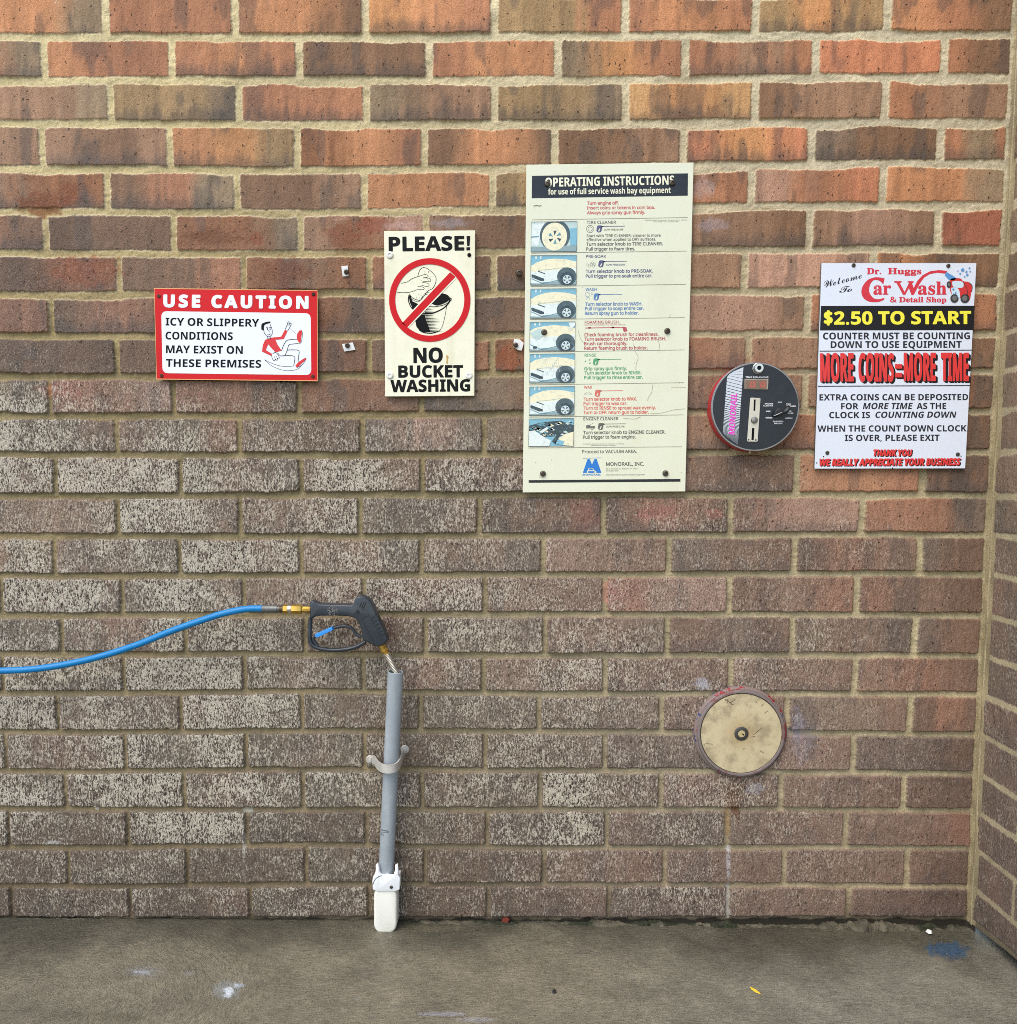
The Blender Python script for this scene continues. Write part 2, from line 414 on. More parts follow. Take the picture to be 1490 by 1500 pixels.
def brick_sheet(U, Z, rowz, joint_of, code_of, hv, hh, umax, seed, film, wet):
    """heights (towards the viewer), colours and masks of a brick face; rowz(k,U) gives bed joint k counted from the top"""
    nz, nx = U.shape
    H = np.full((nz, nx), -0.006, np.float32); Cc = np.zeros((nz, nx, 3), np.float32); isb = np.zeros((nz, nx), np.float32); SD = np.full((nz, nx), -.02, np.float32); RB = np.full((nz, nx), .5, np.float32)
    wu = (fbm(U, Z, 14, seed, 2)-.5)*.0035+(fbm(U, Z, 200, seed+3, 3)-.5)*.0050
    wz = (fbm(U, Z, 17, seed+5, 2)-.5)*.0042+(fbm(U, Z, 200, seed+8, 3)-.5)*.0050
    Uw = U+wu; Zw = Z+wz
    sn = fbm(U, Z*.10, 55, seed+21, 3); sn2 = fbm(U, Z*.35, 24, seed+31, 3); pat = fbm(U, Z*.5, 9, seed+41, 2)
    r2 = np.random.default_rng(seed+99)
    upz = sstep(.75, 1.35, Z)
    sm = (np.maximum(fbm(U, Z*1.5, 7, seed+51, 3)-.50, 0)*.027-.0012)*(.25+.75*upz)
    nrow = len(joint_of)
    bed = [rowz(k) for k in range(nrow+1)]
    for k in range(nrow):
        rm = (Z <= bed[k].max()+.01) & (Z >= bed[k+1].min()-.01)
        rows = np.where(rm.any(1))[0]
        if not len(rows): continue
        a, e = rows[0], rows[-1]+1
        top = bed[k]; bot = bed[k+1]
        js = np.array(joint_of[k]); u = Uw[a:e]; z = Zw[a:e]; S = slice(a, e)
        inrow = (Z[a:e] <= top) & (Z[a:e] > bot)
        ji = np.clip(np.searchsorted(js, u), 0, len(js))
        left = np.concatenate([[js[0]-BR], js])[ji]; right = np.concatenate([js, [umax]])[ji]
        right = np.minimum(right, umax)
        h2 = hh[S]; v2 = hv[S]
        dl = u-left-v2; dr = right-u-v2; dt = top-z-h2-sm[S]; db = z-bot-h2-sm[S]*.25
        cx = np.minimum(dl, dr); cz = np.minimum(dt, db); rad = .004
        inner = np.minimum(cx, cz)
        corner = (cx < rad) & (cz < rad)
        sd = np.where(corner, rad-np.sqrt(np.maximum(rad-cx, 0)**2+np.maximum(rad-cz, 0)**2), inner)
        nb = len(js)+1
        off = (r2.random(nb)-.5)*.0035; tx = (r2.random(nb)-.5)*.014; tz = (r2.random(nb)-.5)*.035
        sh = .88+r2.random(nb)*.20; burn = r2.random(nb)
        c3 = np.array([[PAL[c] for c in code_of[k][min(i, len(code_of[k])-1)]] for i in range(nb)])
        t = np.clip((u-left)/np.maximum(right-left, 1e-3), 0, 1)+(sn2[S]-.5)*.35
        t = t+(sn[S]-.5)*.22; m1 = sstep(.14, .48, t); m2 = sstep(.54, .86, t)
        cc = c3[ji, 0]*(1-m1)[..., None]+c3[ji, 1]*m1[..., None]; cc = cc*(1-m2)[..., None]+c3[ji, 2]*m2[..., None]
        # kiln flashing: upright dark and pale streaks, burnt lower edges
        fl = 1+(sn[S]-.5)*.55+(pat[S]-.5)*.35
        dark = sstep(.60, .72, sn2[S])*.45
        bz = np.clip((z-bot)/.085, 0, 1); low = (1-sstep(.15, .55, bz+(sn[S]-.5)*.6))*(burn[ji] > .62)*.5
        cc = cc*(fl*sh[ji])[..., None]
        cc = cc*(1-dark-low+dark*low)[..., None]+np.array(lin(74, 70, 66))*(dark+low-dark*low)[..., None]
        prof = sstep(-.0014, .0020, sd)
        hb = off[ji]+tx[ji]*(t-.5)*.1+tz[ji]*(z-(top+bot)/2)
        e_ = np.where(inrow)
        Hs = H[S]; Cs = Cc[S]; Is = isb[S]; Ss = SD[S]; Rs = RB[S]
        Hs[e_] = (Hs+(hb-Hs)*prof)[e_]; Cs[e_] = cc[e_]; Is[e_] = sstep(-.0012, .0012, sd)[e_]; Ss[e_] = sd[e_]; Rs[e_] = r2.random(nb)[ji][e_]
    return H, Cc, isb, SD, RB

FXS = [0, 300, 600, 900, 1200, 1450]
FYS = [0, 250, 400, 520, 600, 700, 800, 1000, 1150, 1300, 1350]
FILM = [[0]*6, [.02]*6, [.15,.1,.06,.06,.03,.0], [.35,.25,.14,.1,.06,.03], [.7,.5,.3,.24,.14,.05], [1,.95,.7,.4,.26,.08], [1,1,.85,.55,.4,.12],
        [.92,.88,.8,.68,.5,.14], [.85,.88,.8,.75,.55,.16], [.6,.6,.58,.6,.45,.14], [.45,.45,.45,.45,.35,.1]]
WETT0 = [[.05]*6, [.45,.3,.1,.05,.05,.05], [.8,.7,.4,.15,.05,.1], [.9,.8,.5,.3,.1,.1], [.7,.6,.5,.3,.15,.15], [.4,.4,.4,.3,.2,.2], [.3,.3,.3,.3,.25,.25],
        [.3]*6, [.35]*6, [.45]*5+[.5], [.6]*6]
WETT = [[min(1, x+(.16 if i > 3 else .05)) for x in r] for i, r in enumerate(WETT0)]
MORT = [[(214,198,150),(212,196,150),(210,196,156),(206,194,158),(202,192,160),(196,186,156)],
        [(206,188,138),(198,180,130),(196,178,134),(200,184,148),(198,186,156),(196,184,154)],
        [(184,164,114),(172,152,106),(174,154,108),(184,166,126),(196,182,148),(198,184,150)],
        [(168,148,102),(162,144,100),(160,142,98),(172,154,116),(194,178,144),(196,182,146)],
        [(162,144,100),(158,140,98),(156,138,98),(166,150,112),(190,174,138),(194,180,144)],
        [(152,136,94),(152,136,96),(154,138,98),(168,152,114),(190,176,138),(194,180,142)],
        [(154,136,96),(154,138,98),(158,142,104),(176,162,124),(192,178,140),(192,180,142)],
        [(158,140,102),(158,140,102),(158,142,106),(172,158,124),(188,174,138),(192,178,140)],
        [(150,132,96),(148,130,96),(146,130,98),(160,146,116),(182,168,134),(186,172,136)],
        [(134,114,82),(132,114,82),(134,118,90),(150,134,106),(176,160,126),(176,160,126)],
        [(110,94,68),(108,92,68),(110,98,76),(120,108,86),(130,116,92),(120,108,84)]]
MORT = [[tuple(x*k for x in lin(c)) for c in r] for r, k in zip(MORT, [1.10, 1.04, .98, .94, .92, .92, .94, .98, .98, .98, .9])]

GREYM = [[0]*6]*3+[[.05]*6, [.15,.1,.08,.05,.05,.05], [.34,.30,.25,.18,.14,.12], [.42,.40,.34,.26,.22,.18], [.50,.48,.46,.42,.34,.26], [.52,.52,.5,.46,.42,.34], [.5,.5,.5,.48,.46,.4], [.5]*6]
BRICKTONE = [[1.1]*6, [1.03,1.03,1.06,1.06,1.05,1], [.76,.80,.88,.98,1,.96], [.64,.70,.80,.92,1,.93], [.80,.80,.86,.94,1,.93], [1.05,1.02,1,1,1,.92], [1.08,1.05,1,1,1,.88], [1,.98,.95,1,1,.85], [.84,.84,.84,.9,.95,.8], [.64,.64,.64,.74,.82,.66], [.6,.6,.6,.68,.72,.6]]  # brick colour factor over the wall, highest at the top, lowest at the bottom
def wall_material():
    s = MB('weathered brickwork')
    col = s.n('Attribute', attribute_name='Col').outputs['Color']
    film = s.n('Attribute', attribute_name='film').outputs['Fac']; brick = s.n('Attribute', attribute_name='brick').outputs['Fac']; wet = s.n('Attribute', attribute_name='wet').outputs['Fac']
    v = s.coords(); vv = s.coords((1, 1, .45)); vs_ = s.coords((1, 1, .22))
    worm = s.noise(vv, 300, 3, .66, .25); fine = s.noise(v, 420, 3, .65); streak = s.noise(vs_, 180, 3, .6); cl = s.noise(v, 22, 4, .6)
    grain = s.noise(s.coords((1, 1, .6)), 360, 2, .7)
    # mineral film sitting on the raised skin of the brick, dark in the crevices
    fm = s.math('MULTIPLY', film, s.math('ADD', .14, s.math('MULTIPLY', brick, .86)))
    lo = s.math('SUBTRACT', .64, s.math('MULTIPLY', fm, .18))
    stq = s.math('ADD', worm, s.math('MULTIPLY', s.math('SUBTRACT', streak, .5), .34)); wv = s.math('ADD', stq, s.math('MULTIPLY', s.math('SUBTRACT', cl, .5), .40))
    x = s.n('MapRange', interpolation_type='SMOOTHSTEP'); s.l(wv, x.inputs[0]); s.l(lo, x.inputs[1]); s.l(s.math('ADD', lo, .10), x.inputs[2])
    mask = s.math('MULTIPLY', x.outputs[0], s.math('MULTIPLY', fm, 1.0, clamp=True))
    var = s.math('ADD', .58, s.math('MULTIPLY', fine, .70)); vstreak = s.math('ADD', .84, s.math('MULTIPLY', streak, .32))
    mul = s.n('VectorMath', operation='SCALE'); s.l(col, mul.inputs[0]); s.l(s.math('MULTIPLY', s.math('MULTIPLY', var, vstreak), s.math('ADD', .76, s.math('MULTIPLY', grain, .48))), mul.inputs['Scale'])
    hs = s.n('HueSaturation'); s.l(mul.outputs[0], hs.inputs['Color']); s.l(s.math('SUBTRACT', 1.0, s.math('MULTIPLY', fm, .22)), hs.inputs['Saturation'])
    c = s.mix(s.math('MULTIPLY', fm, .42), hs.outputs[0], lin(122, 108, 92))
    # low spots of the worm noise are coloured darker where the skin is rough
    crev = s.math('MULTIPLY', s.math('SUBTRACT', 1.0, s.ramp(worm, .36, .47)), s.math('MULTIPLY', s.math('ADD', fm, .12), brick))
    c = s.mix(s.math('MULTIPLY', crev, .80), c, lin(44, 38, 30))
    c = s.mix(s.math('MULTIPLY', mask, .76), c, lin(216, 206, 184))
    # pits
    vo = s.n('TexVoronoi'); vo.inputs['Scale'].default_value = 84; dn = s.n('TexNoise'); dn.inputs['Scale'].default_value = 160; s.l(v, dn.inputs['Vector']); dv_ = s.n('VectorMath', operation='MULTIPLY_ADD'); s.l(dn.outputs['Color'], dv_.inputs[0]); dv_.inputs[1].default_value = (.012, .012, .012); s.l(s.coords((1, 1, .65)), dv_.inputs[2]); s.l(dv_.outputs[0], vo.inputs['Vector'])
    pit = s.math('MULTIPLY', s.math('SUBTRACT', 1.0, s.ramp(vo.outputs['Distance'], .09, .19)), brick)
    pick = s.n('SeparateColor'); s.l(vo.outputs['Color'], pick.inputs[0])
    pit = s.math('MULTIPLY', pit, s.math('GREATER_THAN', pick.outputs[0], .5))
    c = s.mix(s.math('MULTIPLY', pit, .8), c, lin(52, 38, 30))
    wsp = s.math('MULTIPLY', s.math('MULTIPLY', s.math('SUBTRACT', 1.0, s.ramp(vo.outputs['Distance'], .05, .10)), s.math('LESS_THAN', pick.outputs[0], .03)), .8)
    c = s.mix(wsp, c, lin(225, 215, 195))
    # sandy mortar grain
    gm = s.math('MULTIPLY', s.math('SUBTRACT', 1.0, brick), s.ramp(fine, .56, .75))
    c = s.mix(s.math('MULTIPLY', gm, .16), c, lin(110, 96, 66))
    s.l(c, s.b.inputs['Base Color'])
    s.l(s.math('SUBTRACT', .86, s.math('MULTIPLY', s.math('MULTIPLY', wet, brick), .62)), s.b.inputs['Roughness'])
    s.b.inputs['Specular IOR Level'].default_value = .45
    h = s.math('ADD', s.math('MULTIPLY', s.math('SUBTRACT', worm, .5), s.math('ADD', s.math('MULTIPLY', fm, 1.3), .42)), s.math('MULTIPLY', s.math('SUBTRACT', fine, .5), .45))
    h = s.math('SUBTRACT', h, s.math('MULTIPLY', pit, .7))
    h = s.math('ADD', h, s.math('MULTIPLY', grain, .30))
    s.l(s.bump(h, .85, .0042), s.b.inputs['Normal'])
    return s.m
WALLM = wall_material()

def face_colour(Cc, isb, SD, px, py, U, Z, seed):
    gm_ = table(px, py, FXS, FYS, GREYM).astype(np.float32)[..., None]; rt_ = sstep(560, 1000, px)[..., None].astype(np.float32); gc_ = np.array(lin(120, 110, 94), np.float32)*(1-rt_)+np.array(lin(140, 116, 108), np.float32)*rt_; Cc = Cc*(1-gm_)+gc_*gm_*(.7+.6*fbm(U, Z, 40, seed+60, 3))[..., None]
    Cc = Cc*table(px, py, FXS, FYS, BRICKTONE).astype(np.float32)[..., None]
    mort = table(px, py, FXS, FYS, MORT).astype(np.float32)
    n = fbm(U, Z, 30, seed, 3); n2 = fbm(U, Z*3, 6, seed+7, 3)
    n3 = fbm(U, Z*2.2, 14, seed+9, 3); mort = mort*(.66+.30*n+.22*n2+.22*n3)[..., None]
    up_ = 1-sstep(330, 620, py+(n2-.5)*140)
    rim = np.exp(-((SD+.0006)/.0016)**2)*up_*.75                  # cement residue along the arrises of the clean courses
    col = mort*(1-isb)[..., None]+Cc*isb[..., None]
    col = col*(1-rim)[..., None]+np.array(lin(222, 206, 168), np.float32)*rim[..., None]
    return col
def splat(col, px, py, cx, cy, rx, ry, rgb, a, seed, rough=.5):
    d = np.sqrt(((px-cx)/rx)**2+((py-cy)/ry)**2)+(fbm(px, py, .16, seed, 3)-.5)*rough*2
    m = (1-sstep(.55, 1.05, d))*a
    return col*(1-m)[..., None]+np.array(lin(rgb), np.float32)*m[..., None]

# main wall
xs_f = np.arange(W(-14, 700)[0], CORX+.0005, .0019); xs = np.concatenate([np.arange(xs_f[0]-1.6, xs_f[0]-.004, .006), xs_f]); xs[-1] = CORX
ztop = W(700, -14)[2]
zs_f = np.arange(-.03, ztop, .0019); zs = np.concatenate([zs_f, np.arange(zs_f[-1]+.006, 3.2, .008)])
U, Z = np.meshgrid(xs, zs)
U = U.astype(np.float32); Z = Z.astype(np.float32)
px, py = toPX(U, np.zeros_like(U), Z)
def rowz_main(k): return np.interp(xs, bedx, bedz[k]).astype(np.float32)
pyc = np.clip(py, 0, 1350); pxc = np.clip(px, 0, 1490)
hh = (.0096-.0036*pyc/1350).astype(np.float32)
hv = (table(pxc, pyc, [0, 700, 1450], [0, 700, 1350], [[.0086,.0090,.0094],[.0054,.0064,.0098],[.0042,.0050,.0080]])).astype(np.float32)
H, Cc, isb, SD, RB = brick_sheet(U, Z, rowz_main, joints, codes, hv, hh, CORX-.007, 11, None, None)
film = table(pxc, pyc, FXS, FYS, FILM); wet = table(pxc, pyc, FXS, FYS, WETT)
pn = fbm(U, Z, 7, 77, 3)
film = np.clip(film*(.46+.95*pn)*(.74+.56*RB)*1.12, 0, 1.15)
col = face_colour(Cc, isb, SD, pxc, pyc, U, Z, 300)
# mortar joint depth: nearly flush and smeared high up, raked lower down
rec = .0045+.0055*sstep(250, 800, py)
H = np.where(isb < 1, H*1.0, H)
Hm = -rec+(fbm(U*.5, Z, 30, 401, 4)-.5)*.009+(fbm(U, Z, 120, 402, 3)-.5)*.0030
H = Hm*(1-isb)+H*isb*1.0
H = H+isb*((fbm(U, Z*.35, 150, 500, 2)-.5)*.0015*(1+.9*film)+(fbm(U, Z, 30, 520, 3)-.5)*.0022)
H = H+(fbm(U, Z, 3, 540, 2)-.5)*.004
# open joint under the lowest course, with bits knocked out
bot = np.interp(U, bedx, bedz[-1])
gap = (1-sstep(bot-.006+(fbm(U, Z, 40, 601, 2)-.5)*.016, bot-.001+(fbm(U, Z, 40, 601, 2)-.5)*.016, Z))
H = H*(1-gap)+gap*(-.03); col = col*(1-gap)[..., None]+np.array(lin(46, 40, 30), np.float32)*gap[..., None]
film = film*(1-gap)
# mortar fillet in the inner corner
fx_ = np.clip(1-(CORX-U)/(.007+.008*(fbm(U*0, Z, 14, 610, 3))), 0, 1); H = np.maximum(H, -.012+fx_**2*.022)
cm = sstep(.1, .4, fx_)*(1-gap); col = col*(1-cm)[..., None]+(np.array(lin(176, 160, 122), np.float32)*(.45+.9*fbm(U*2, Z*.6, 26, 611, 4))[..., None])*cm[..., None]; isb = isb*(1-cm); film = film*(1-cm)
# stains that have a shape of their own
for a in [(1076,1154,14,32,(112,60,22),.92,1),(1078,1184,9,24,(108,62,28),.8,2),(1066,1200,6,30,(168,128,70),.5,3),(1067,1265,3.5,28,(210,210,212),.6,4),(1068,1245,5,7,(210,210,212),.5,5),
          (1067,1322,4,30,(196,192,186),.6,6),(1176,1085,24,38,(150,148,164),.32,7),(1168,1060,9,28,(150,152,178),.34,8),(1028,1002,14,9,(206,206,216),.7,9),(1105,1155,14,9,(190,190,204),.55,10),
          (60,300,40,22,(128,66,20),.75,11),(100,285,18,22,(132,66,20),.6,12),(310,347,60,14,(112,62,22),.7,13),(375,350,12,12,(140,66,30),.6,14),(500,345,26,26,(130,62,24),.6,15),(545,330,30,14,(150,66,44),.5,16),
          (125,396,60,24,(150,74,30),.55,17),(420,400,40,26,(120,62,22),.6,18),(455,470,46,26,(104,58,22),.5,19),(745,525,20,22,(150,76,30),.7,20),(500,320,20,4,(196,150,130),.4,21),
          (590,330,30,7,(200,160,150),.5,22),(660,327,30,8,(170,160,165),.4,23),(85,570,40,14,(190,84,52),.4,24),(960,750,34,14,(178,92,80),.5,25),(1045,752,14,10,(190,100,80),.5,26),(893,866,14,20,(196,120,108),.5,27),
          (565,920,16,26,(96,40,28),.6,28),(575,870,24,20,(150,72,62),.5,29),(1030,275,20,20,(196,180,176),.35,30),(1045,330,30,12,(186,170,176),.35,31),(598,972,6,4,(216,190,176),.7,32),
          (357,1240,3,24,(196,190,172),.7,33),(362,1188,8,5,(200,196,176),.7,34),(140,1185,3,4,(214,208,196),.8,35),(80,1234,14,3,(214,214,210),.6,36)]:
    col = splat(col, px, py, a[0], a[1], a[2], a[3], a[4], a[5], 700+a[6])
P = np.stack([U, -H, Z], -1)
P[:, -1, 1] = -.02
me = grid_mesh('brick_wall', P, col, dict(film=film, brick=isb, wet=wet))
wallo = link('brick_wall', me, WALLM)
put(wallo, 'long weathered brick wall the signs and spray gun hang on', 'brick wall')
del P, U, Z, px, py, H, Cc, isb, SD, col

# side wall: meets the long wall at the corner and runs towards the viewer
ys_f = np.concatenate([np.arange(0, .42, .0019), np.arange(.424, 1.30, .005)])
zs2 = np.concatenate([np.arange(.012, ztop, .0024), np.arange(ztop+.006, 3.2, .008)])
U, Z = np.meshgrid(ys_f, zs2); U = U.astype(np.float32); Z = Z.astype(np.float32)
bz1 = bedz[:, 3]+np.linspace(0, .002, len(bedz)); bz1[:] = [np.interp(CORX, bedx, b_) for b_ in bedz]
def rowz_side(k): return np.full(len(ys_f), bz1[k], np.float32)
sj = []; scode = []
random.seed(21)
for k in range(len(bz1)-1):
    o = .19+random.uniform(-.01, .01) if k % 2 else .34+random.uniform(-.01, .01)
    sj.append([-.001]+[o+BR*i for i in range(6)])
    scode.append(['ppp']+[random.choice(['pdp', 'ppd', 'prp', 'ppg', 'gpp', 'ddp', 'gpg', 'dpd', 'ppr', 'rpp']) for i in range(8)])
px, py = toPX(np.full_like(U, CORX), -U, Z); py2 = np.clip(toPX(np.full_like(U, CORX), np.zeros_like(U), Z)[1], 0, 1350)
hh = np.full_like(U, .0068); hv = np.full_like(U, .0066)
H, Cc, isb, SD, RB = brick_sheet(U, Z, rowz_side, sj, scode, hv, hh, 1.6, 61, None, None)
pn = fbm(U, Z, 7, 177, 3); film = np.clip((.12+.33*sstep(500, 900, py2))*(.5+pn), 0, 1); wet = np.full_like(film, .3)
col = face_colour(Cc*.55+np.array(lin(146, 130, 110), np.float32)*.45, isb, SD, np.full_like(U, 1450), py2, U, Z, 330)
Hm = -.0042+(fbm(U, Z, 26, 421, 3)-.5)*.004
H = Hm*(1-isb)+H*isb+isb*((fbm(U, Z*.35, 150, 501, 2)-.5)*.0016+(fbm(U, Z, 30, 521, 3)-.5)*.002)
low = 1-sstep(.012, .020+(fbm(U, Z, 30, 640, 2))*.008, Z); H = H-low*.004
cm = 1-sstep(.003, .007, U+(fbm(U, Z, 20, 641, 2)-.5)*.006); col = col*(1-cm)[..., None]+(np.array(lin(176, 160, 122), np.float32)*(.45+.9*fbm(U*2, Z*.6, 26, 642, 4))[..., None])*cm[..., None]
isb = isb*(1-cm); film *= 1-cm; H = np.maximum(H, cm*.004)
# lower edge lifts off the floor towards the viewer
lift = np.clip(U*.085, 0, .03)*(.8+.4*fbm(U, U*0, 14, 650, 2)); Zl = Z+lift*np.exp(-(Z-.012)/.05)
P = np.stack([CORX-H, -U, Zl], -1)
# close the bottom edge back into the wall
b0 = P[:1].copy(); b0[..., 0] = CORX+.10; P = np.concatenate([b0, P], 0)
ext = lambda a: np.concatenate([a[:1], a], 0)
me = grid_mesh('brick_wall', P[:, ::-1], ext(col)[:, ::-1], dict(film=ext(film)[:, ::-1], brick=ext(isb)[:, ::-1], wet=ext(wet)[:, ::-1]))
o = link('brick_wall', me, WALLM); put(o, 'narrow strip of brick wall turning the corner at the right, above a black gap', 'brick wall')
del P, U, Z, H, Cc, isb, SD, col
bm = bm_new(); add_box(bm, (CORX+.09, -1.3, -.05), (CORX+.30, .05, 3.2)); add_box(bm, (CORX+.02, -1.3, 3.19), (CORX+.30, 0, 3.22))
obj('core', bm, paint('dark void', (30, 27, 22), .9), o)

# ------------------------------------------------------------------ concrete floor
def floor_material():
    s = MB('damp brushed concrete')
    col = s.n('Attribute', attribute_name='Col').outputs['Color']; swirl = s.n('Attribute', attribute_name='swirl').outputs['Fac']
    ar = s.n('Attribute', attribute_name='arc_r').outputs['Fac']; at = s.n('Attribute', attribute_name='arc_t').outputs['Fac']
    wet = s.n('Attribute', attribute_name='wet').outputs['Fac']
    cb = s.n('CombineXYZ'); s.l(ar, cb.inputs[0]); s.l(s.math('MULTIPLY', at, .22), cb.inputs[1])
    b1 = s.noise(cb.outputs[0], 170, 3, .7, 1.2); b2 = s.noise(s.coords((.20, 1, 1), (0, 0, math.radians(16))), 260, 3, .7, .8)
    b3 = s.noise(s.coords((.20, 1, 1), (0, 0, math.radians(-14))), 190, 3, .7, .8)
    mm = s.n('Mix', data_type='FLOAT'); s.l(swirl, mm.inputs[0]); s.l(s.math('MAXIMUM', b2, s.math('MULTIPLY', b3, .96)), mm.inputs[2]); s.l(b1, mm.inputs[3]); br = mm.outputs[0]
    v = s.coords(); gr = s.noise(v, 420, 3, .7); bl = s.noise(v, 11, 4, .6); sp = s.noise(v, 160, 2, .5)
    g2 = s.noise(v, 260, 2, .8); g3 = s.noise(v, 46, 4, .7)
    k = s.math('ADD', .12, s.math('ADD', s.math('MULTIPLY', s.ramp(br, .40, .62), .24), s.math('ADD', s.math('MULTIPLY', s.ramp(gr, .30, .72), .50), s.math('ADD', s.math('MULTIPLY', g2, .62), s.math('ADD', s.math('MULTIPLY', s.math('SUBTRACT', bl, .5), .5), s.math('MULTIPLY', s.math('SUBTRACT', g3, .5), .45))))))
    mul = s.n('VectorMath', operation='SCALE'); s.l(col, mul.inputs[0]); s.l(k, mul.inputs['Scale'])
    c = s.mix(s.math('MULTIPLY', s.math('SUBTRACT', 1.0, s.ramp(sp, .27, .35)), .65), mul.outputs[0], lin(40, 36, 28))
    c = s.mix(s.math('MULTIPLY', s.ramp(sp, .70, .76), .5), c, lin(190, 180, 150))
    s.l(c, s.b.inputs['Base Color'])
    s.l(s.math('SUBTRACT', .76, s.math('MULTIPLY', wet, .44)), s.b.inputs['Roughness']); s.b.inputs['Specular IOR Level'].default_value = .4
    h = s.math('ADD', s.math('MULTIPLY', br, 1.0), s.math('MULTIPLY', gr, .5)); s.l(s.bump(h, .9, .006), s.b.inputs['Normal'])
    return s.m
fx = np.concatenate([-np.geomspace(30, .35, 40)+FL(0, 1500)[0]+.2, np.arange(FL(-30, 1500)[0], CORX+.13, .0024), CORX+.13+np.geomspace(.02, 30, 40)])
fx = np.unique(np.round(fx, 5))
fy = np.concatenate([-np.geomspace(30, .05, 50)+FL(700, 1500)[1]-.0, np.arange(FL(700, 1506)[1], .05, .0024)])
fy = np.unique(np.round(fy, 5))
U, Y = np.meshgrid(fx, fy); U = U.astype(np.float32); Y = Y.astype(np.float32)
px, py = toPX(U, np.minimum(Y, .3), np.zeros_like(U))
n1 = fbm(U, Y, 5, 801, 4); n2 = fbm(U, Y, 1.5, 802, 3); n3 = fbm(U, Y, 16, 803, 3)
near = sstep(1345, 1440, py+(n1-.5)*110+(n2-.5)*40)
darkc = np.array(lin(96, 92, 76), np.float32); palec = np.array(lin(148, 139, 117), np.float32); greyc = np.array(lin(146, 142, 126), np.float32)
side = sstep(700, 1250, px)[..., None]
palemix = palec*(1-side)+greyc*side
col = darkc*(1-near)[..., None]+palemix*near[..., None]  # floor colour runs darker towards the wall
col = col*(.78+.44*n3)[..., None]
damp = 1-near
for a in [(1387,1390,34,15,(62,96,124),.85,1),(1398,1398,26,9,(60,92,122),.5,2),(210,1424,30,9,(160,164,166),.35,3),(206,1425,12,3,(204,212,222),.5,15),(335,1450,22,15,(168,180,184),.40,4),(336,1451,7,6,(240,248,252),.95,13),(350,1444,11,4,(214,228,234),.6,5),(333,1458,5,3,(240,248,250),.8,14),(275,1426,14,3,(176,170,168),.45,6),
          (650,1486,44,4,(196,196,204),.5,7),(700,1494,30,4,(196,196,204),.4,8),(525,1464,10,4,(176,172,162),.4,9),(1145,1440,8,4,(176,172,160),.4,10),(160,1490,60,8,(120,112,88),.4,11),(620,1360,60,6,(128,120,96),.5,12)]:
    col = splat(col, px, py, a[0], a[1], a[2], a[3], a[4], a[5], 820+a[6])  # blue paint and soap marks; the wet gleam of the suds is painted white
c0 = FL(40, 1480); rr = np.hypot(U-c0[0], Y-c0[1]); th = np.arctan2(Y-c0[1], U-c0[0])
swirl = (1-sstep(.42, .62, rr+(n1-.5)*.2))
Hh = (n1-.5)*.006+(n3-.5)*.002+(fbm(U, Y, 60, 804, 2)-.5)*.0012
P = np.stack([U, Y, Hh], -1)
me = grid_mesh('floor', P, col, dict(swirl=swirl, arc_r=rr+(n3-.5)*.02, arc_t=th*.35, wet=np.clip(damp*.7+.75*sstep(.46, .62, n2+(n1-.5)*.5), 0, 1)))
fo = link('floor', me, floor_material()); fo['kind'] = 'structure'
del P, U, Y, px, py, col

# ------------------------------------------------------------------ signs
BLACK = paint('black print', (8, 8, 9), .5, dirt=.03, spec=.15)
WHITE = paint('white print', (236, 238, 240), .4, dirt=.04)
STEEL = paint('zinc steel', (150, 146, 138), .38, .85, dirt=.5, dcol=(90, 70, 45))
DSTEEL = paint('dark steel', (92, 84, 74), .45, .7, dirt=.6, dcol=(60, 40, 25))
RUST = paint('rusty screw', (96, 58, 36), .7, .3, dirt=.6, dcol=(40, 26, 16))
def panel(name, corners, sheet, thick, mats, parent, rim=None, back=None):
    """solid board whose front face lies on the sheet"""
    f = [Vector(sheet.w(*c)) for c in corners]; bk = [p+Vector((0, thick, 0)) for p in f]
    bm = bm_new(); add_prism(bm, f, bk, .0008, 1)
    bm.normal_update()
    if rim is not None:
        for fc in bm.faces:
            if abs(fc.normal.y) < .8: fc.material_index = 1
    return obj(name, bm, mats, parent)
def bolt(sheet, x, y, r, parent, mat=STEEL, name='bolt', h=.004, flat=False, socket=True, depth=.012):
    p = Vector(sheet.w(x, y)); rm = r/sheet.sc*WPX
    bm = bm_new(); pr = [(-depth, rm*.55), (0, rm*.55), (0, rm*1.0), (h*.45, rm*1.0), (h*.85, rm*.82), (h, rm*.45)]
    pr += [(h*.55, rm*.38), (h*.55, 0)] if socket else [(h*1.02, 0)]
    add_lathe(bm, p, (0, -1, 0), pr, 20)
    return obj(name, bm, mat, parent, 35)
WPX = (Vector(W(800, 600))-Vector(W(801, 600))).length
def sign(name, sheet, cx, cy, label, cat='sign', group='signs screwed to the brick wall'):
    p = sheet.w(cx, cy); return empty(name, (p[0], 0, p[2]), label, cat, group)

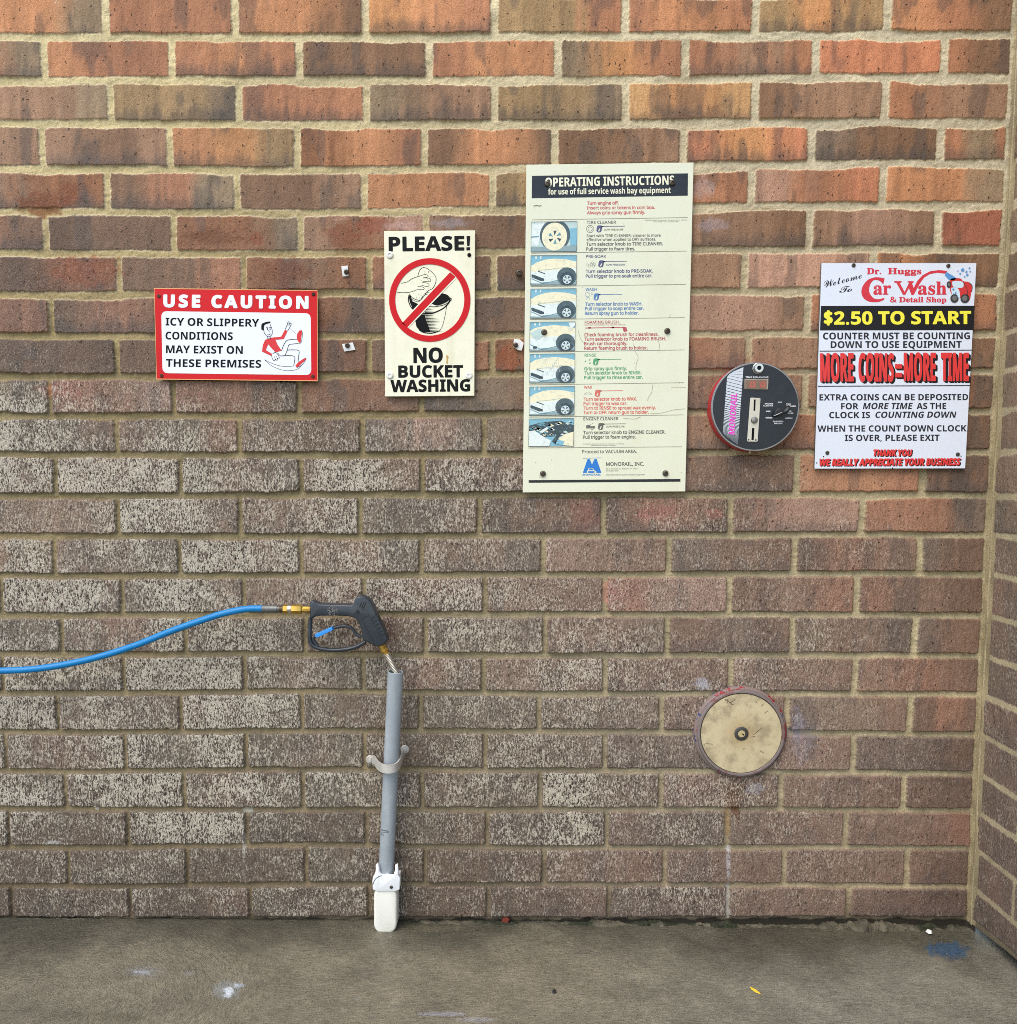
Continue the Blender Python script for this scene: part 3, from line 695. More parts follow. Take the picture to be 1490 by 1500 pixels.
# ---- caution sign
S = Sheet(210, 400, 5.3214, -.011)
REDP = paint('caution red', (206, 20, 28), .45, dirt=.06, spec=.25); RIM = paint('pale rim', (232, 170, 110), .5)
CW = paint('caution white', (234, 239, 243), .38, dirt=.10, dscale=9, dcol=(170, 175, 178))
t = sign('caution_sign', S, 720, 820, 'red and white USE CAUTION sign with a drawing of a slipping man')
panel('panel', [(85, 117), (1357, 135), (1360, 842), (103, 828)], S, .004, [REDP, RIM], t, rim=1)
ink = Ink(S)
def rrect(c, r, n=8):
    """quad with rounded corners"""
    out = []
    for i in range(4):
        p0, p, p1 = Vector(c[i-1]), Vector(c[i]), Vector(c[(i+1) % 4]); a = p+(p0-p).normalized()*r; b_ = p+(p1-p).normalized()*r
        for k in range(n+1):
            q = k/n; v = a*(1-q)**2+p*2*q*(1-q)+b_*q*q; out.append((v.x, v.y))
    return out
ink.poly(rrect([(140, 297), (1305, 313), (1310, 795), (150, 780)], 46), CW, 1).build('white_field', t)
Ink(S).line([(85, 119), (1356, 137), (1358, 840), (104, 826)], 7, RIM, 1, True).build('border', t)
Ink(S).text('USE CAUTION', 155, 268, 1288, 102, WHITE, 2, y1=280, bold=.055, font='sansb', space=1.22).build('lettering', t, 'large white USE CAUTION heading')
ink = Ink(S)
for s_, x0, x1, y, y1 in [('ICY OR SLIPPERY', 173, 902, 408, 418), ('CONDITIONS', 173, 697, 517, 522), ('MAY EXIST ON', 177, 775, 623, 630), ('THESE PREMISES', 177, 918, 730, 738)]:
    ink.text(s_, x0, y, x1, 60, BLACK, 2, y1=y1, bold=.005, font='sansb')
ink.build('lettering', t, 'four lines of black capitals')
ink = Ink(S); SH = paint('shirt red', (214, 36, 40), .45, dirt=.05)
ink.poly([(950, 520), (1000, 503), (1075, 495), (1105, 440), (1125, 452), (1095, 515), (1030, 520), (1048, 560), (1078, 605), (1030, 618), (990, 575), (975, 555), (955, 600), (1005, 630), (995, 645), (925, 612), (932, 560)], SH, 2)
ink.blob([(1218, 447), (1237, 450), (1232, 500), (1222, 545), (1200, 520), (1198, 480)], SH, 2)
ink.blob([(1185, 722), (1215, 690), (1265, 660), (1268, 672), (1235, 705), (1200, 735)], SH, 2)
ink.blob([(920, 440), (922, 400), (945, 385), (985, 377), (988, 388), (950, 400), (940, 420), (938, 445)], BLACK, 3)
k3 = dict(m=BLACK, k=3)
ink.curve([(938, 440), (945, 470), (965, 492), (985, 495), (1003, 475), (1003, 440), (988, 398)], 4, **k3)
ink.curve([(966, 492), (968, 508), (990, 512), (994, 496)], 3.5, **k3)
ink.curve([(958, 425), (966, 420), (974, 426)], 4, **k3).curve([(982, 424), (990, 420), (996, 428)], 4, **k3)
ink.ell(967, 435, 4, 7, BLACK, 3, 12).ell(988, 437, 4, 7, BLACK, 3, 12)
ink.curve([(975, 445), (982, 455), (976, 460)], 3, **k3).curve([(968, 478), (978, 482), (990, 470)], 4, **k3)
ink.curve([(1078, 605), (1090, 570), (1115, 528), (1150, 518), (1198, 515)], 4, **k3).curve([(1105, 640), (1122, 600), (1135, 560), (1170, 552), (1210, 548)], 4, **k3)
ink.curve([(1045, 620), (1070, 645), (1105, 642), (1175, 648), (1178, 690), (1172, 722)], 4, **k3).curve([(1122, 600), (1165, 598), (1212, 605), (1210, 650), (1206, 695)], 4, **k3)
ink.curve([(1105, 440), (1118, 410), (1128, 382), (1136, 380), (1140, 395), (1150, 388), (1152, 400), (1138, 430), (1124, 450)], 3.5, **k3).line([(1130, 390), (1126, 412)], 2.5, BLACK, 3).line([(1140, 395), (1134, 415)], 2.5, BLACK, 3)
ink.curve([(1000, 640), (1005, 665), (1020, 684), (1030, 672), (1042, 680), (1046, 664), (1060, 660), (1052, 640), (1030, 618), (1008, 628)], 3.5, **k3).line([(1022, 650), (1030, 672)], 2.5, BLACK, 3).line([(1035, 646), (1046, 664)], 2.5, BLACK, 3)
ink.line([(1143, 432), (1190, 472)], 2, paint('thin grey line', (150, 150, 155), .5), 3)
ink.curve([(945, 675), (1020, 710), (1100, 728), (1170, 724)], 2.5, **k3).curve([(945, 675), (1000, 722), (1090, 757), (1170, 757), (1215, 740), (1235, 715)], 2.5, **k3)
ink.curve([(1237, 450), (1240, 480), (1232, 535), (1215, 552)], 3, **k3).curve([(1268, 672), (1240, 712), (1195, 738)], 3, **k3)
ink.build('pictogram', t, 'line drawing of a man in a red jumper falling backwards')
for x, y in [(122, 180), (1327, 165), (143, 800), (1322, 805)]: bolt(S, x, y, 15, t, RUST, 'screw', .002)

# ---- no bucket washing sign
S = Sheet(540, 320, 5.3556, -.012)
CREAM = paint('aged cream board', (238, 236, 208), .42, dirt=.30, dscale=7, streak=.22, dcol=(196, 186, 140))
RED2 = paint('prohibition red', (202, 12, 22), .45, dirt=.04, spec=.25); BLK2 = paint('faded black', (15, 17, 17), .5, dirt=.10, spec=.15)
t = sign('bucket_sign', S, 480, 1390, 'cream PLEASE! NO BUCKET WASHING sign with a crossed-out bucket and sponge')
panel('panel', [(122, 100), (836, 93), (830, 1392), (130, 1397)], S, .005, CREAM, t)
Ink(S).text('PLEASE', 158, 260, 752, 116, BLK2, 1, y1=252, bold=.03, font='sansb').poly([(768, 138), (798, 137), (792, 216), (774, 217)], BLK2, 1).poly([(767, 226), (797, 225), (796, 250), (768, 251)], BLK2, 1).build('lettering', t, 'PLEASE! heading')
ink = Ink(S)
ink.text('NO', 352, 1135, 583, 120, BLK2, 1, y1=1132, bold=.03, font='sansb').text('BUCKET', 233, 1250, 742, 97, BLK2, 1, y1=1247, bold=.03, font='sansb').text('WASHING', 172, 1364, 798, 97, BLK2, 1, y1=1357, bold=.03, font='sansb')
ink.build('lettering', t, 'NO BUCKET WASHING in three lines')
ink = Ink(S)
ink.blob([(386, 455), (400, 410), (425, 386), (465, 395), (515, 440), (530, 475), (515, 530), (470, 545), (430, 600), (395, 640), (355, 630), (318, 590), (345, 575), (380, 560), (370, 500)], CREAM, 1)
B = dict(m=BLACK, k=2)
ink.curve([(255, 508), (300, 498), (345, 470), (400, 452), (440, 440), (465, 447), (462, 460), (425, 466)], 3.5, **B).curve([(425, 466), (470, 468), (488, 480), (478, 495), (425, 492)], 3.5, **B)
ink.curve([(420, 500), (462, 508), (475, 522), (462, 534), (415, 524)], 3.5, **B).curve([(385, 532), (425, 538), (437, 548), (425, 558), (385, 554)], 3.5, **B)
ink.curve([(225, 582), (270, 578), (310, 580), (345, 572), (385, 556)], 3.5, **B)
ink.curve([(386, 455), (400, 410), (425, 386), (465, 395), (515, 440), (530, 475), (520, 520), (500, 550), (470, 565), (440, 600), (410, 638), (385, 640), (345, 622), (318, 590)], 4, **B)
ink.curve([(425, 610), (400, 648), (372, 650), (330, 625)], 3, **B)
random.seed(3)
for q in range(22): ink.ell(random.uniform(400, 510), random.uniform(405, 450) if q < 9 else random.uniform(560, 620)-.0, 2.2, 2.2, BLACK, 2, 6) if q >= 9 and False else ink.ell(*((random.uniform(412, 505), random.uniform(410, 500)) if q < 13 else (random.uniform(345, 420), random.uniform(580, 628))), 2.3, 2.3, BLACK, 2, 6)
# bucket
ink.poly([(312, 600), (330, 606), (345, 650), (400, 676), (350, 718), (325, 660)], BLACK, 2)
ink.curve([(318, 600), (312, 640), (330, 690), (352, 716)], 7, **B)
ink.blob([(495, 668), (530, 620), (565, 592), (600, 597), (628, 615), (630, 640), (600, 662), (540, 682)], BLACK, 2)
ink.curve([(568, 588), (610, 598), (636, 622), (628, 655), (590, 678), (520, 692), (470, 690)], 5, **B)
ink.curve([(640, 625), (630, 660), (585, 705), (510, 740), (450, 746), (408, 738)], 9, **B).curve([(625, 640), (645, 622), (648, 640), (634, 652)], 5, **B)
ink.poly([(408, 752), (440, 752), (452, 800), (470, 850), (485, 892), (430, 890), (395, 872), (376, 850), (366, 800)], BLACK, 2)
ink.curve([(616, 665), (600, 760), (580, 840), (555, 880), (510, 898), (460, 898)], 3, **B)
ink.curve([(395, 872), (430, 893), (490, 900), (545, 886)], 8, **B)
for q in range(17):
    y = 700+q*11.5; a = 432+q*2.6; L = 92+20*math.sin(q*.9)-(30 if q < 3 else 0)
    ink.poly([(a, y), (a+L, y+3), (a, y+7)], BLACK, 2)
ink.curve([(440, 590), (470, 578), (485, 580)], 3, **B).curve([(430, 602), (465, 592)], 3, **B)
ink.build('bucket_drawing', t, 'black ink drawing of a hand with a sponge over a bucket')
ink = Ink(S); ink.ring(480, 639, 319, 328, 48, RED2, 4)
ink.poly([(262, 822), (640, 422), (682, 458), (304, 852)], RED2, 4)
ink.poly([(254, 816), (632, 416), (639, 422), (261, 823)], CREAM, 3).poly([(305, 853), (683, 459), (690, 466), (312, 858)], CREAM, 3)
ink.build('prohibition_ring', t, 'red ring with a diagonal bar')
ink = Ink(S); ST = paint('rust streak', (196, 158, 84), .6, dirt=.3)
ink.blob([(606, 1075), (622, 1075), (628, 1090), (622, 1110), (620, 1140), (610, 1135), (612, 1105)], ST, 1).build('rust_mark', t)
CAPM = paint('white screw cap', (232, 232, 220), .35, dirt=.15)
for x, y in [(167, 287), (167, 1231), (787, 1232)]: bolt(S, x, y, 28, t, CAPM, 'screw_cap', .004)
bolt(S, 790, 287, 15, t, BLACK, 'screw', .003)

# ---- operating instructions board
S = Sheet(760, 230, 5.5185, -.014); S4 = Sheet(760, 460, 5.5185, -.014)
BOARD = paint('yellowed laminated board', (224, 226, 200), .2, dirt=.22, dscale=5, streak=.10, dcol=(198, 190, 146), spec=.5)
NAVY = paint('navy band', (15, 17, 21), .3, dirt=.10, dcol=(70, 84, 96)); CRM = paint('cream print', (238, 236, 206), .4, dirt=.08)
CI = dict(red=(196, 66, 62), dark=(72, 68, 62), navy=(56, 58, 104), blue=(62, 110, 168), crim=(178, 52, 58), green=(58, 148, 88), orange=(214, 82, 66), grey=(120, 114, 96))
CI = {k: paint('ink '+k, tuple(int(c*.85+.15*215) for c in v), .4, dirt=.2, dscale=40, dcol=(200, 196, 160)) for k, v in CI.items()}
t = sign('instruction_board', S, 700, 2700, 'tall cream OPERATING INSTRUCTIONS board with a column of seven small pictures')
panel('panel', [(62, 62), (1415, 44), (1347, 1435+230*5.5185), (33, 1443+230*5.5185)], S, .005, BOARD, t)
SL = -.0155
Ink(S).poly([(107, 152), (1368, 132), (1366, 312), (105, 333)], NAVY, 1).build('header_band', t)
ink = Ink(S); ink.text('OPERATING INSTRUCTIONS', 215, 241, 1258, 73, CRM, 2, slope=-.018, bold=.012, font='sansb').text('for use of full service wash bay equipment', 238, 304, 1228, 46, CRM, 2, slope=-.014, bold=.005, font='sansb')
ink.build('lettering', t, 'cream heading in two lines')
def block(sheet, rows, m, name='lettering', label=None):
    for s_, x0, x1, y, cap in rows: Ink(sheet).text(s_, x0, y, x1, cap, m, 1, slope=SL*.5, bold=.045 if cap > 26 else .03 if cap > 12 else 0).build(name, t)
block(S, [('Turn engine off.', 553, 808, 386, 27), ('Insert coins or tokens in coin box.', 551, 1102, 424, 27), ('Always grip spray gun firmly.', 551, 1022, 463, 27)], CI['red'])
block(S, [('TIRE CLEANER', 549, 787, 541, 25), ('Start with TIRE CLEANER: cleaner is more', 548, 1147, 648, 23), ('effective when applied to DRY surfaces.', 548, 1110, 679, 23), ('Turn selector knob to TIRE CLEANER.', 545, 1165, 718, 27), ('Pull trigger to foam tires.', 545, 940, 757, 27), ('LOW PRESSURE', 690, 845, 594, 14), ('WARNING: Keep hands away from spray, skin or clothing.', 1020, 1360, 515, 8), ('Rinse affected area with cold water.', 1088, 1295, 527, 8)], CI['dark'])
block(S, [('PRE-SOAK', 543, 707, 815, 24), ('LOW PRESSURE', 707, 858, 878, 14), ('Turn selector knob to PRE-SOAK.', 541, 1083, 938, 28), ('Pull trigger to pre-soak entire car.', 541, 1080, 976, 28)], CI['navy'])
block(S, [('WASH', 539, 630, 1082, 24), ('Turn selector knob to WASH.', 537, 1000, 1203, 28), ('Pull trigger to soap entire car.', 536, 1010, 1239, 28), ('Return spray gun to holder.', 534, 970, 1277, 28)], CI['blue'])
block(S4, [('FOAMING BRUSH', 533, 806, 78, 24), ('DO NOT USE BRUSH TO CLEAN ENGINE', 533, 862, 93, 9), ('Check foaming brush for cleanliness.', 530, 1130, 181, 28), ('Turn selector knob to FOAMING BRUSH.', 530, 1190, 217, 28), ('Brush car thoroughly.', 529, 877, 253, 28), ('Return foaming brush to holder.', 529, 1043, 290, 28)], CI['crim'])
block(S4, [('RINSE', 532, 627, 344, 24), ('Grip spray gun firmly.', 529, 873, 455, 28), ('Turn selector knob to RINSE.', 531, 992, 490, 28), ('Pull trigger to rinse entire car.', 529, 1002, 527, 28)], CI['green'])
block(S4, [('WAX', 527, 594, 604, 24), ('Turn selector knob to WAX.', 524, 955, 702, 28), ('Pull trigger to wax car.', 523, 877, 738, 28), ('Turn to RINSE to spread wax evenly.', 523, 1108, 774, 28), ('Turn to OFF: return gun to holder.', 522, 1052, 810, 28)], CI['orange'])
block(S4, [('ENGINE CLEANER', 523, 806, 860, 26), ('LOW PRESSURE', 707, 855, 917, 14), ('Turn selector knob to ENGINE CLEANER.', 520, 1186, 972, 28), ('Pull trigger to foam engine.', 519, 945, 1009, 28), ('WARNING: Keep hands away from spray, skin or clothing.', 520, 850, 1055, 8), ('Rinse affected area with cold water.', 585, 790, 1066, 8), ('Proceed to VACUUM AREA.', 513, 955, 1126, 26)], CI['dark'])
i = Ink(S4); i.text('MONORAIL, INC.', 706, 1228, 1012, 30, CI['dark'], 1, slope=SL*.5, bold=.03).text('23 N. Division St., Auburn, NY 13021', 706, 1256, 963, 11, CI['dark'], 1, slope=SL*.4).text('(315) 253-3181', 706, 1272, 810, 11, CI['dark'], 1, slope=SL*.4).text('Manufacturers of quality car care equipment', 706, 1305, 1020, 11, CI['dark'], 1, slope=SL*.4)
i.build('lettering', t, 'maker name and address in small print')
i = Ink(S)
for a in [((105, 508), (1365, 489)), ((100, 777), (1358, 760)), ((98, 1047), (1350, 1029)), ((90, 1314), (1343, 1298)), ((85, 308+1269), (1340, 290+1269)), ((82, 573+1269), (1335, 555+1269)), ((80, 834+1269), (1330, 815+1269)), ((77, 1083+1269), (1320, 1073+1269))]:
    Ink(S).line(a, 4, CI['grey'], 1).build('divider_line', t)
Ink(S4).poly([(80, 1343), (1307, 1333), (1307, 1355), (80, 1364)], NAVY, 1).build('bottom_band', t)
i = Ink(S4); BLU = paint('logo blue', (34, 120, 200), .4, dirt=.06)
i.poly([(556, 1172), (574, 1172), (592, 1216), (612, 1172), (630, 1172), (668, 1284), (628, 1284), (626, 1270), (608, 1262), (600, 1244), (566, 1244), (558, 1262), (550, 1270), (550, 1284), (518, 1284)], BLU, 1)
i.poly([(572, 1248), (596, 1248), (602, 1260), (566, 1260)], BLU, 2).line([(517, 1166), (668, 1162)], 3, BLU, 1).poly([(562, 1270), (612, 1270), (612, 1284), (562, 1284)], BLU, 1)
i.text('MONORAIL', 515, 1306, 666, 15, BLU, 1, slope=SL*.4, bold=.01, shear=.2, font='sansb')
i.build('logo', t, 'blue double-peak logo over a small car')
def gun_icon(i, x, y, m, L, s=1.0):
    f = lambda a: [(x+p*s, y+q*s) for p, q in a]
    i.poly(f([(8, 5), (20, 0), (38, 0), (60, 8), (58, 14), (48, 16), (36, 55), (18, 58), (2, 46)]), m, 1)
    i.poly(f([(26, 26), (34, 26), (26, 50), (16, 48)]), BOARD, 2); i.line([(x+40*s, y+9*s), (x+L, y+7*s)], 4.5, m, 1); i.line(f([(46, 16), (44, 40), (36, 55)]), 3, m, 1)
i = Ink(S); gun_icon(i, 625, 552, CI['navy'], 234); i.ring(577, 581, 31, 31, 3, CI['dark'], 1).ring(577, 581, 19, 19, 3, CI['dark'], 1)
i.build('spray_icon', t); i = Ink(S); gun_icon(i, 640, 835, CI['navy'], 233)
for q, (x, y) in enumerate([(553, 872), (570, 880), (588, 866), (604, 880), (596, 856), (612, 866)]): i.ring(x, y, 11, 11, 2, CI['grey'], 1, 20)
i.build('spray_icon', t); i = Ink(S); gun_icon(i, 602, 1102, CI['blue'], 234); i.ring(556, 1112, 20, 18, 2, CI['blue'], 1, 24).ring(592, 1104, 9, 9, 2, CI['blue'], 1, 20).curve([(548, 1150), (560, 1132), (575, 1150)], 2.5, CI['blue'], 1)
i.build('spray_icon', t)
i = Ink(S4); i.line([(535, 113), (840, 107)], 6, CI['crim'], 1).line([(560, 112), (585, 111)], 12, CI['crim'], 1).line([(750, 109), (772, 108)], 12, CI['crim'], 1).poly([(836, 104), (868, 104), (879, 138), (850, 145)], CI['crim'], 1)
i.build('brush_icon', t); i = Ink(S4); gun_icon(i, 597, 358, CI['green'], 232)
for x, y in [(540, 382), (573, 370), (575, 398)]: i.blob([(x+6, y-9), (x+4, y+4), (x-5, y+6), (x-4, y-1)], CI['green'], 1)
i.build('spray_icon', t); i = Ink(S4); gun_icon(i, 612, 612, CI['orange'], 230)
for a in range(7):
    q = math.radians(180+a*30); i.line([(560+12*math.cos(q), 652+10*math.sin(q)), (560+34*math.cos(q), 652+26*math.sin(q))], 2, CI['grey'], 1)
i.build('spray_icon', t); i = Ink(S4); gun_icon(i, 637, 880, CI['dark'], 232); i.poly([(545, 900), (575, 897), (580, 905), (616, 905), (616, 924), (545, 924)], CI['dark'], 1).ring(593, 925, 11, 11, 3, CI['dark'], 2, 20).line([(570, 897), (605, 880)], 2, CI['dark'], 1)
i.build('spray_icon', t)
# the seven printed pictures
PH = {k: paint('picture '+k, v, .25, dirt=.34, dscale=110, dcol=(128, 150, 150)) for k, v in dict(sky=(126, 182, 200), pale=(190, 212, 206), cream=(238, 232, 196), white=(226, 236, 230), tyre=(70, 88, 92), dark=(44, 62, 70), rim=(210, 224, 222), teal=(92, 150, 164), frame=(56, 66, 64), grey=(140, 164, 166)).items()}
def picture(sheet, c, kind):
    i = Ink(sheet); c = [Vector(p) for p in c]
    f = lambda u, v: tuple((c[0]*(1-u)+c[1]*u)*(1-v)+(c[3]*(1-u)+c[2]*u)*v)
    Q = lambda pts: [f(*p) for p in pts]
    i.poly(Q([(0, 0), (1, 0), (1, 1), (0, 1)]), PH['sky'] if kind != 'wheel' else PH['pale'], 1)
    E = lambda u, v, a, b_, m, k, n=28: i.poly(Q([(min(max(u+a*math.cos(2*math.pi*q/n), 0), 1), min(max(v+b_*math.sin(2*math.pi*q/n), 0), 1)) for q in range(n)]), m, k)
    if kind == 'wheel':
        i.poly(Q([(0, .05), (.3, 0), (.2, .45), (.16, .8), (0, .8)]), PH['white'], 2); i.poly(Q([(.82, .25), (1, .2), (1, .8), (.86, .8)]), PH['sky'], 2)
        E(.52, .45, .33, .53, PH['tyre'], 3); i.poly(Q([(0, .84), (1, .80), (1, 1), (0, 1)]), PH['grey'], 4); E(.51, .50, .275, .47, PH['cream'], 5)
        for q in range(6):
            a = math.radians(q*60+15); d1, d2 = (math.cos(a), math.sin(a)*1.55), (math.cos(a+.5), math.sin(a+.5)*1.55)
            i.poly(Q([(.52+d1[0]*.04, .52+d1[1]*.04), (.52+d1[0]*.145, .52+d1[1]*.145), (.52+d2[0]*.145, .52+d2[1]*.145)]), PH['teal'] if q % 2 else PH['dark'], 6)
        i.poly(Q([(0, .49), (.17, .47), (.17, .50), (0, .52)]), PH['teal'], 4)
    elif kind == 'engine':
        i.poly(Q([(0, .25), (.3, .12), (.7, .08), (1, .25), (1, .6), (0, .7)]), PH['dark'], 2)
        random.seed(9)
        for q in range(46):
            u, v = random.uniform(.06, .95), random.uniform(.10, .62); a = random.uniform(.02, .08)
            i.poly(Q([(max(u-a, 0), v), (u, v-a*.8), (min(u+a, 1), v+.02), (u+.01, v+a*.7)]), random.choice([PH['teal'], PH['sky'], PH['white'], PH['tyre'], PH['pale'], PH['cream']]), 3)
        i.poly(Q([(0, .45), (.12, .42), (.30, .62), (.50, .80), (.46, 1), (0, 1)]), PH['white'], 5); i.poly(Q([(.66, .72), (.82, .55), (1, .48), (1, 1), (.78, .96)]), PH['cream'], 5)
        i.poly(Q([(.52, .82), (.64, .55), (.70, .58), (.60, .92)]), PH['dark'], 6); i.poly(Q([(.64, .76), (.80, .82), (.76, .97), (.58, .90)]), PH['sky'], 6); i.poly(Q([(.25, .45), (.40, .30), (.44, .36), (.30, .52)]), PH['white'], 6)
    else:
        d = .0 if kind == 'car' else .04
        for u in (.10, .20): i.poly(Q([(u, .02), (u+.035, .02), (u+.03, .12), (u, .12)]), PH['white'], 2)
        i.poly(Q([(0, .36-d), (.12, .24-d), (.32, .14), (.52, .11), (.78, .14), (1, .22), (1, .62), (.90, .62), (0, .62)]), PH['cream'], 3)
        i.poly(Q([(0, .56), (.55, .50), (1, .42), (1, .72), (.9, .86), (0, .98), (0, .80)]), PH['white'], 4)
        i.poly(Q([(0, .94), (.30, .96), (.66, .86), (1, .84), (1, 1), (0, 1)]), PH['grey'], 5)
        i.poly(Q([(.02, .66), (.05, .64), (.30, .79), (.30, .86), (.22, .86), (.03, .74)]) if kind != 'brush' else Q([(.08, .84), (.16, .84), (.16, .92), (.08, .92)]), PH['dark'], 6)
        i.line(Q([(.02, .78), (.24, .93), (.44, .90), (.60, .84)]), 5, PH['teal'], 6)
        if kind != 'brush': i.line(Q([(.16, .53), (.32, .62)]), 6, PH['dark'], 6)
        if kind != 'brush': i.line(Q([(.16, .50), (.46, .46), (.74, .40)]), 3, PH['pale'], 5)
        E(.79, .72, .21, .31, PH['tyre'], 6); E(.80, .80, .155, .225, PH['dark'], 7); E(.80, .82, .095, .15, PH['rim'], 8)
        for q in range(5):
            a = math.radians(q*72+20); i.poly(Q([(.80+.02*math.cos(a), .82+.03*math.sin(a)), (.80+.085*math.cos(a-.3), .82+.13*math.sin(a-.3)), (.80+.085*math.cos(a+.3), .82+.13*math.sin(a+.3))]), PH['tyre'], 9)
        if kind == 'rinse':
            for q in range(9): i.line(Q([(.22+q*.05, .10), (.30+q*.045, .62)]), 2.5, PH['white'], 7)
            i.line(Q([(.62, .12), (.45, .55)]), 5, PH['white'], 7)
        if kind == 'brush': i.poly(Q([(.0, .38), (.2, .22), (.38, .30), (.22, .62), (.08, .56)]), PH['pale'], 5); i.poly(Q([(.85, .02), (1, .02), (1, .12), (.9, .3)]), PH['white'], 5)
    i.line(Q([(0, 0), (1, 0), (1, 1), (0, 1)]), 4, PH['frame'], 10, True)
    return i.build('picture', t)
picture(S, [(102, 525), (473, 520), (468, 762), (98, 766)], 'wheel')['label'] = 'picture of a foamed car wheel'
picture(S, [(98, 797), (468, 793), (465, 1032), (93, 1034)], 'car')
picture(S, [(96, 1067), (466, 1063), (460, 1300), (92, 1302)], 'car')
picture(S4, [(90, 66), (458, 62), (452, 295), (86, 299)], 'brush')
picture(S4, [(90, 325), (455, 320), (450, 553), (86, 557)], 'rinse')
picture(S4, [(87, 590), (452, 585), (447, 815), (84, 820)], 'car')
picture(S4, [(84, 848), (446, 843), (442, 1068), (78, 1070)], 'engine')['label'] = 'picture of a car engine bay'
i = Ink(S4); CR = paint('scratch', (150, 142, 108), .6, dirt=.2)
random.seed(12)
for a in [[(930, 235), (935, 290), (965, 345), (950, 400), (945, 450)], [(1082, 570), (1075, 630), (1050, 670), (1040, 700)], [(1120, 200), (1138, 250), (1130, 300)], [(840, 840), (930, 848), (985, 830)], [(1060, 805), (1150, 800), (1250, 775), (1345, 765)], [(1225, 0), (1218, 30)], [(480, 130), (500, 200), (530, 240)], [(1230, 590), (1350, 592)], [(160, 1300), (175, 1320), (205, 1318)]]: i.curve(a, 2.2, CR, 3)
for q in range(26): i.ell(random.uniform(60, 1330), random.uniform(-1150, 1420), 3, 2.4, CI['dark'], 3, 7)
i.line([(118, 395-1269), (150, 390-1269), (165, 396-1269), (182, 390-1269)], 5, CI['dark'], 3)
i.build('scratches', t)
for sh, x, y in [(S, 232, 218), (S, 1240, 212), (S4, 205, 148), (S4, 1200, 138), (S4, 195, 1290), (S4, 1185, 1287)]: bolt(sh, x, y, 24, t, DSTEEL, 'bolt', .006)

# ---- price sign
S = Sheet(1180, 370, 4.5444, -.013)
PW = paint('price board white', (222, 230, 242), .25, dirt=.08, dscale=6, dcol=(176, 190, 214)); GR = paint('charcoal print', (46, 46, 51), .45, dirt=.1, spec=.2, dcol=(110, 110, 118))
BK = paint('soft black print', (28, 29, 33), .4, dirt=.06, spec=.3); YEL = paint('yellow print', (244, 236, 70), .4, dirt=.03); RDP = paint('sign red', (210, 50, 66), .4, dirt=.08, dcol=(225, 120, 120)); RD3 = paint('block red', (222, 58, 56), .4, dirt=.08)
t = sign('price_sign', S, 570, 1435, 'white car wash price sign reading $2.50 TO START in yellow on black')
panel('panel', [(105, 68), (1140, 68), (1065, 1438), (58, 1440)], S, .005, [PW, paint('sign edge', (96, 96, 92), .5)], t, rim=1)
i = Ink(S); i.poly([(103, 355), (1127, 354), (1120, 516), (97, 518)], BK, 1).build('black_band', t)
i = Ink(S); 
for a in ([(94, 656), (1112, 649)], [(84, 890), (1101, 885)]): Ink(S).line(a, 6, GR, 1).build('divider_line', t)
Ink(S).text('$', 122, 480, 182, 92, YEL, 2, bold=.07).text('2.50 TO START', 190, 480, 1103, 88, YEL, 2, y1=476, bold=.025, font='sansb').build('lettering', t, 'yellow price line')
i = Ink(S)
for s_, x0, x1, y, c, it in [('COUNTER MUST BE COUNTING', 117, 1095, 578, 45, 0), ('DOWN TO USE EQUIPMENT', 168, 1040, 635, 45, 0), ('EXTRA COINS CAN BE DEPOSITED', 93, 1083, 984, 41, 0), ('FOR', 237, 352, 1043, 41, 0), ('MORE TIME', 382, 715, 1042, 41, .2), ('AS THE', 740, 937, 1042, 41, 0),
                           ('CLOCK IS', 158, 430, 1102, 41, 0), ('COUNTING DOWN', 462, 1005, 1100, 41, .2), ('WHEN THE COUNT DOWN CLOCK', 80, 1072, 1192, 41, 0), ('IS OVER, PLEASE EXIT', 262, 893, 1254, 41, 0)]:
    Ink(S).text(s_, x0, y, x1, c, GR, 1, slope=-.002, bold=.008, shear=it, font='sansb').build('lettering', t)
i = Ink(S)
for dx, dy, m, k in [(13, 12, BK, 1), (6, 6, BK, 2), (0, 0, RD3, 3)]:
    for w_, x0, x1, ya, yb in [('MORE', 98, 322, 860, 858), ('COINS', 352, 588, 858, 860), ('=', 596, 644, 858, 856), ('MORE', 654, 868, 856, 856), ('TIME', 902, 1088, 856, 856)]:
        if w_ == '=':
            i.poly([(x0+dx, 742+dy), (x1+dx, 742+dy), (x1+dx, 772+dy), (x0+dx, 772+dy)], m, k); i.poly([(x0+dx, 800+dy), (x1+dx, 800+dy), (x1+dx, 830+dy), (x0+dx, 830+dy)], m, k)
        else: i.text(w_, x0+dx, ya+dy, x1+dx, 190, m, k, y1=yb+dy, bold=.028 if k < 3 else .014, font='sansb')
i.build('lettering', t, 'tall red MORE COINS=MORE TIME with a black shadow')
i = Ink(S)
for dx, dy, m, k in [(6, 5, BK, 1), (0, 0, RD3, 2)]:
    i.text('THANK YOU', 446+dx, 1355+dy, 712+dx, 45, m, k, bold=.045, shear=.18, font='sansb').text('WE REALLY APPRECIATE YOUR BUSINESS', 86+dx, 1420+dy, 1036+dx, 48, m, k, y1=1416+dy, bold=.045, shear=.18, font='sansb')
i.build('lettering', t, 'slanted red thanks in two lines')
i = Ink(S)
i.text('Dr.', 408, 144, 505, 42, RDP, 1, bold=.035, font='serif').text('Huggs', 548, 144, 772, 42, RDP, 1, bold=.035, font='serif')
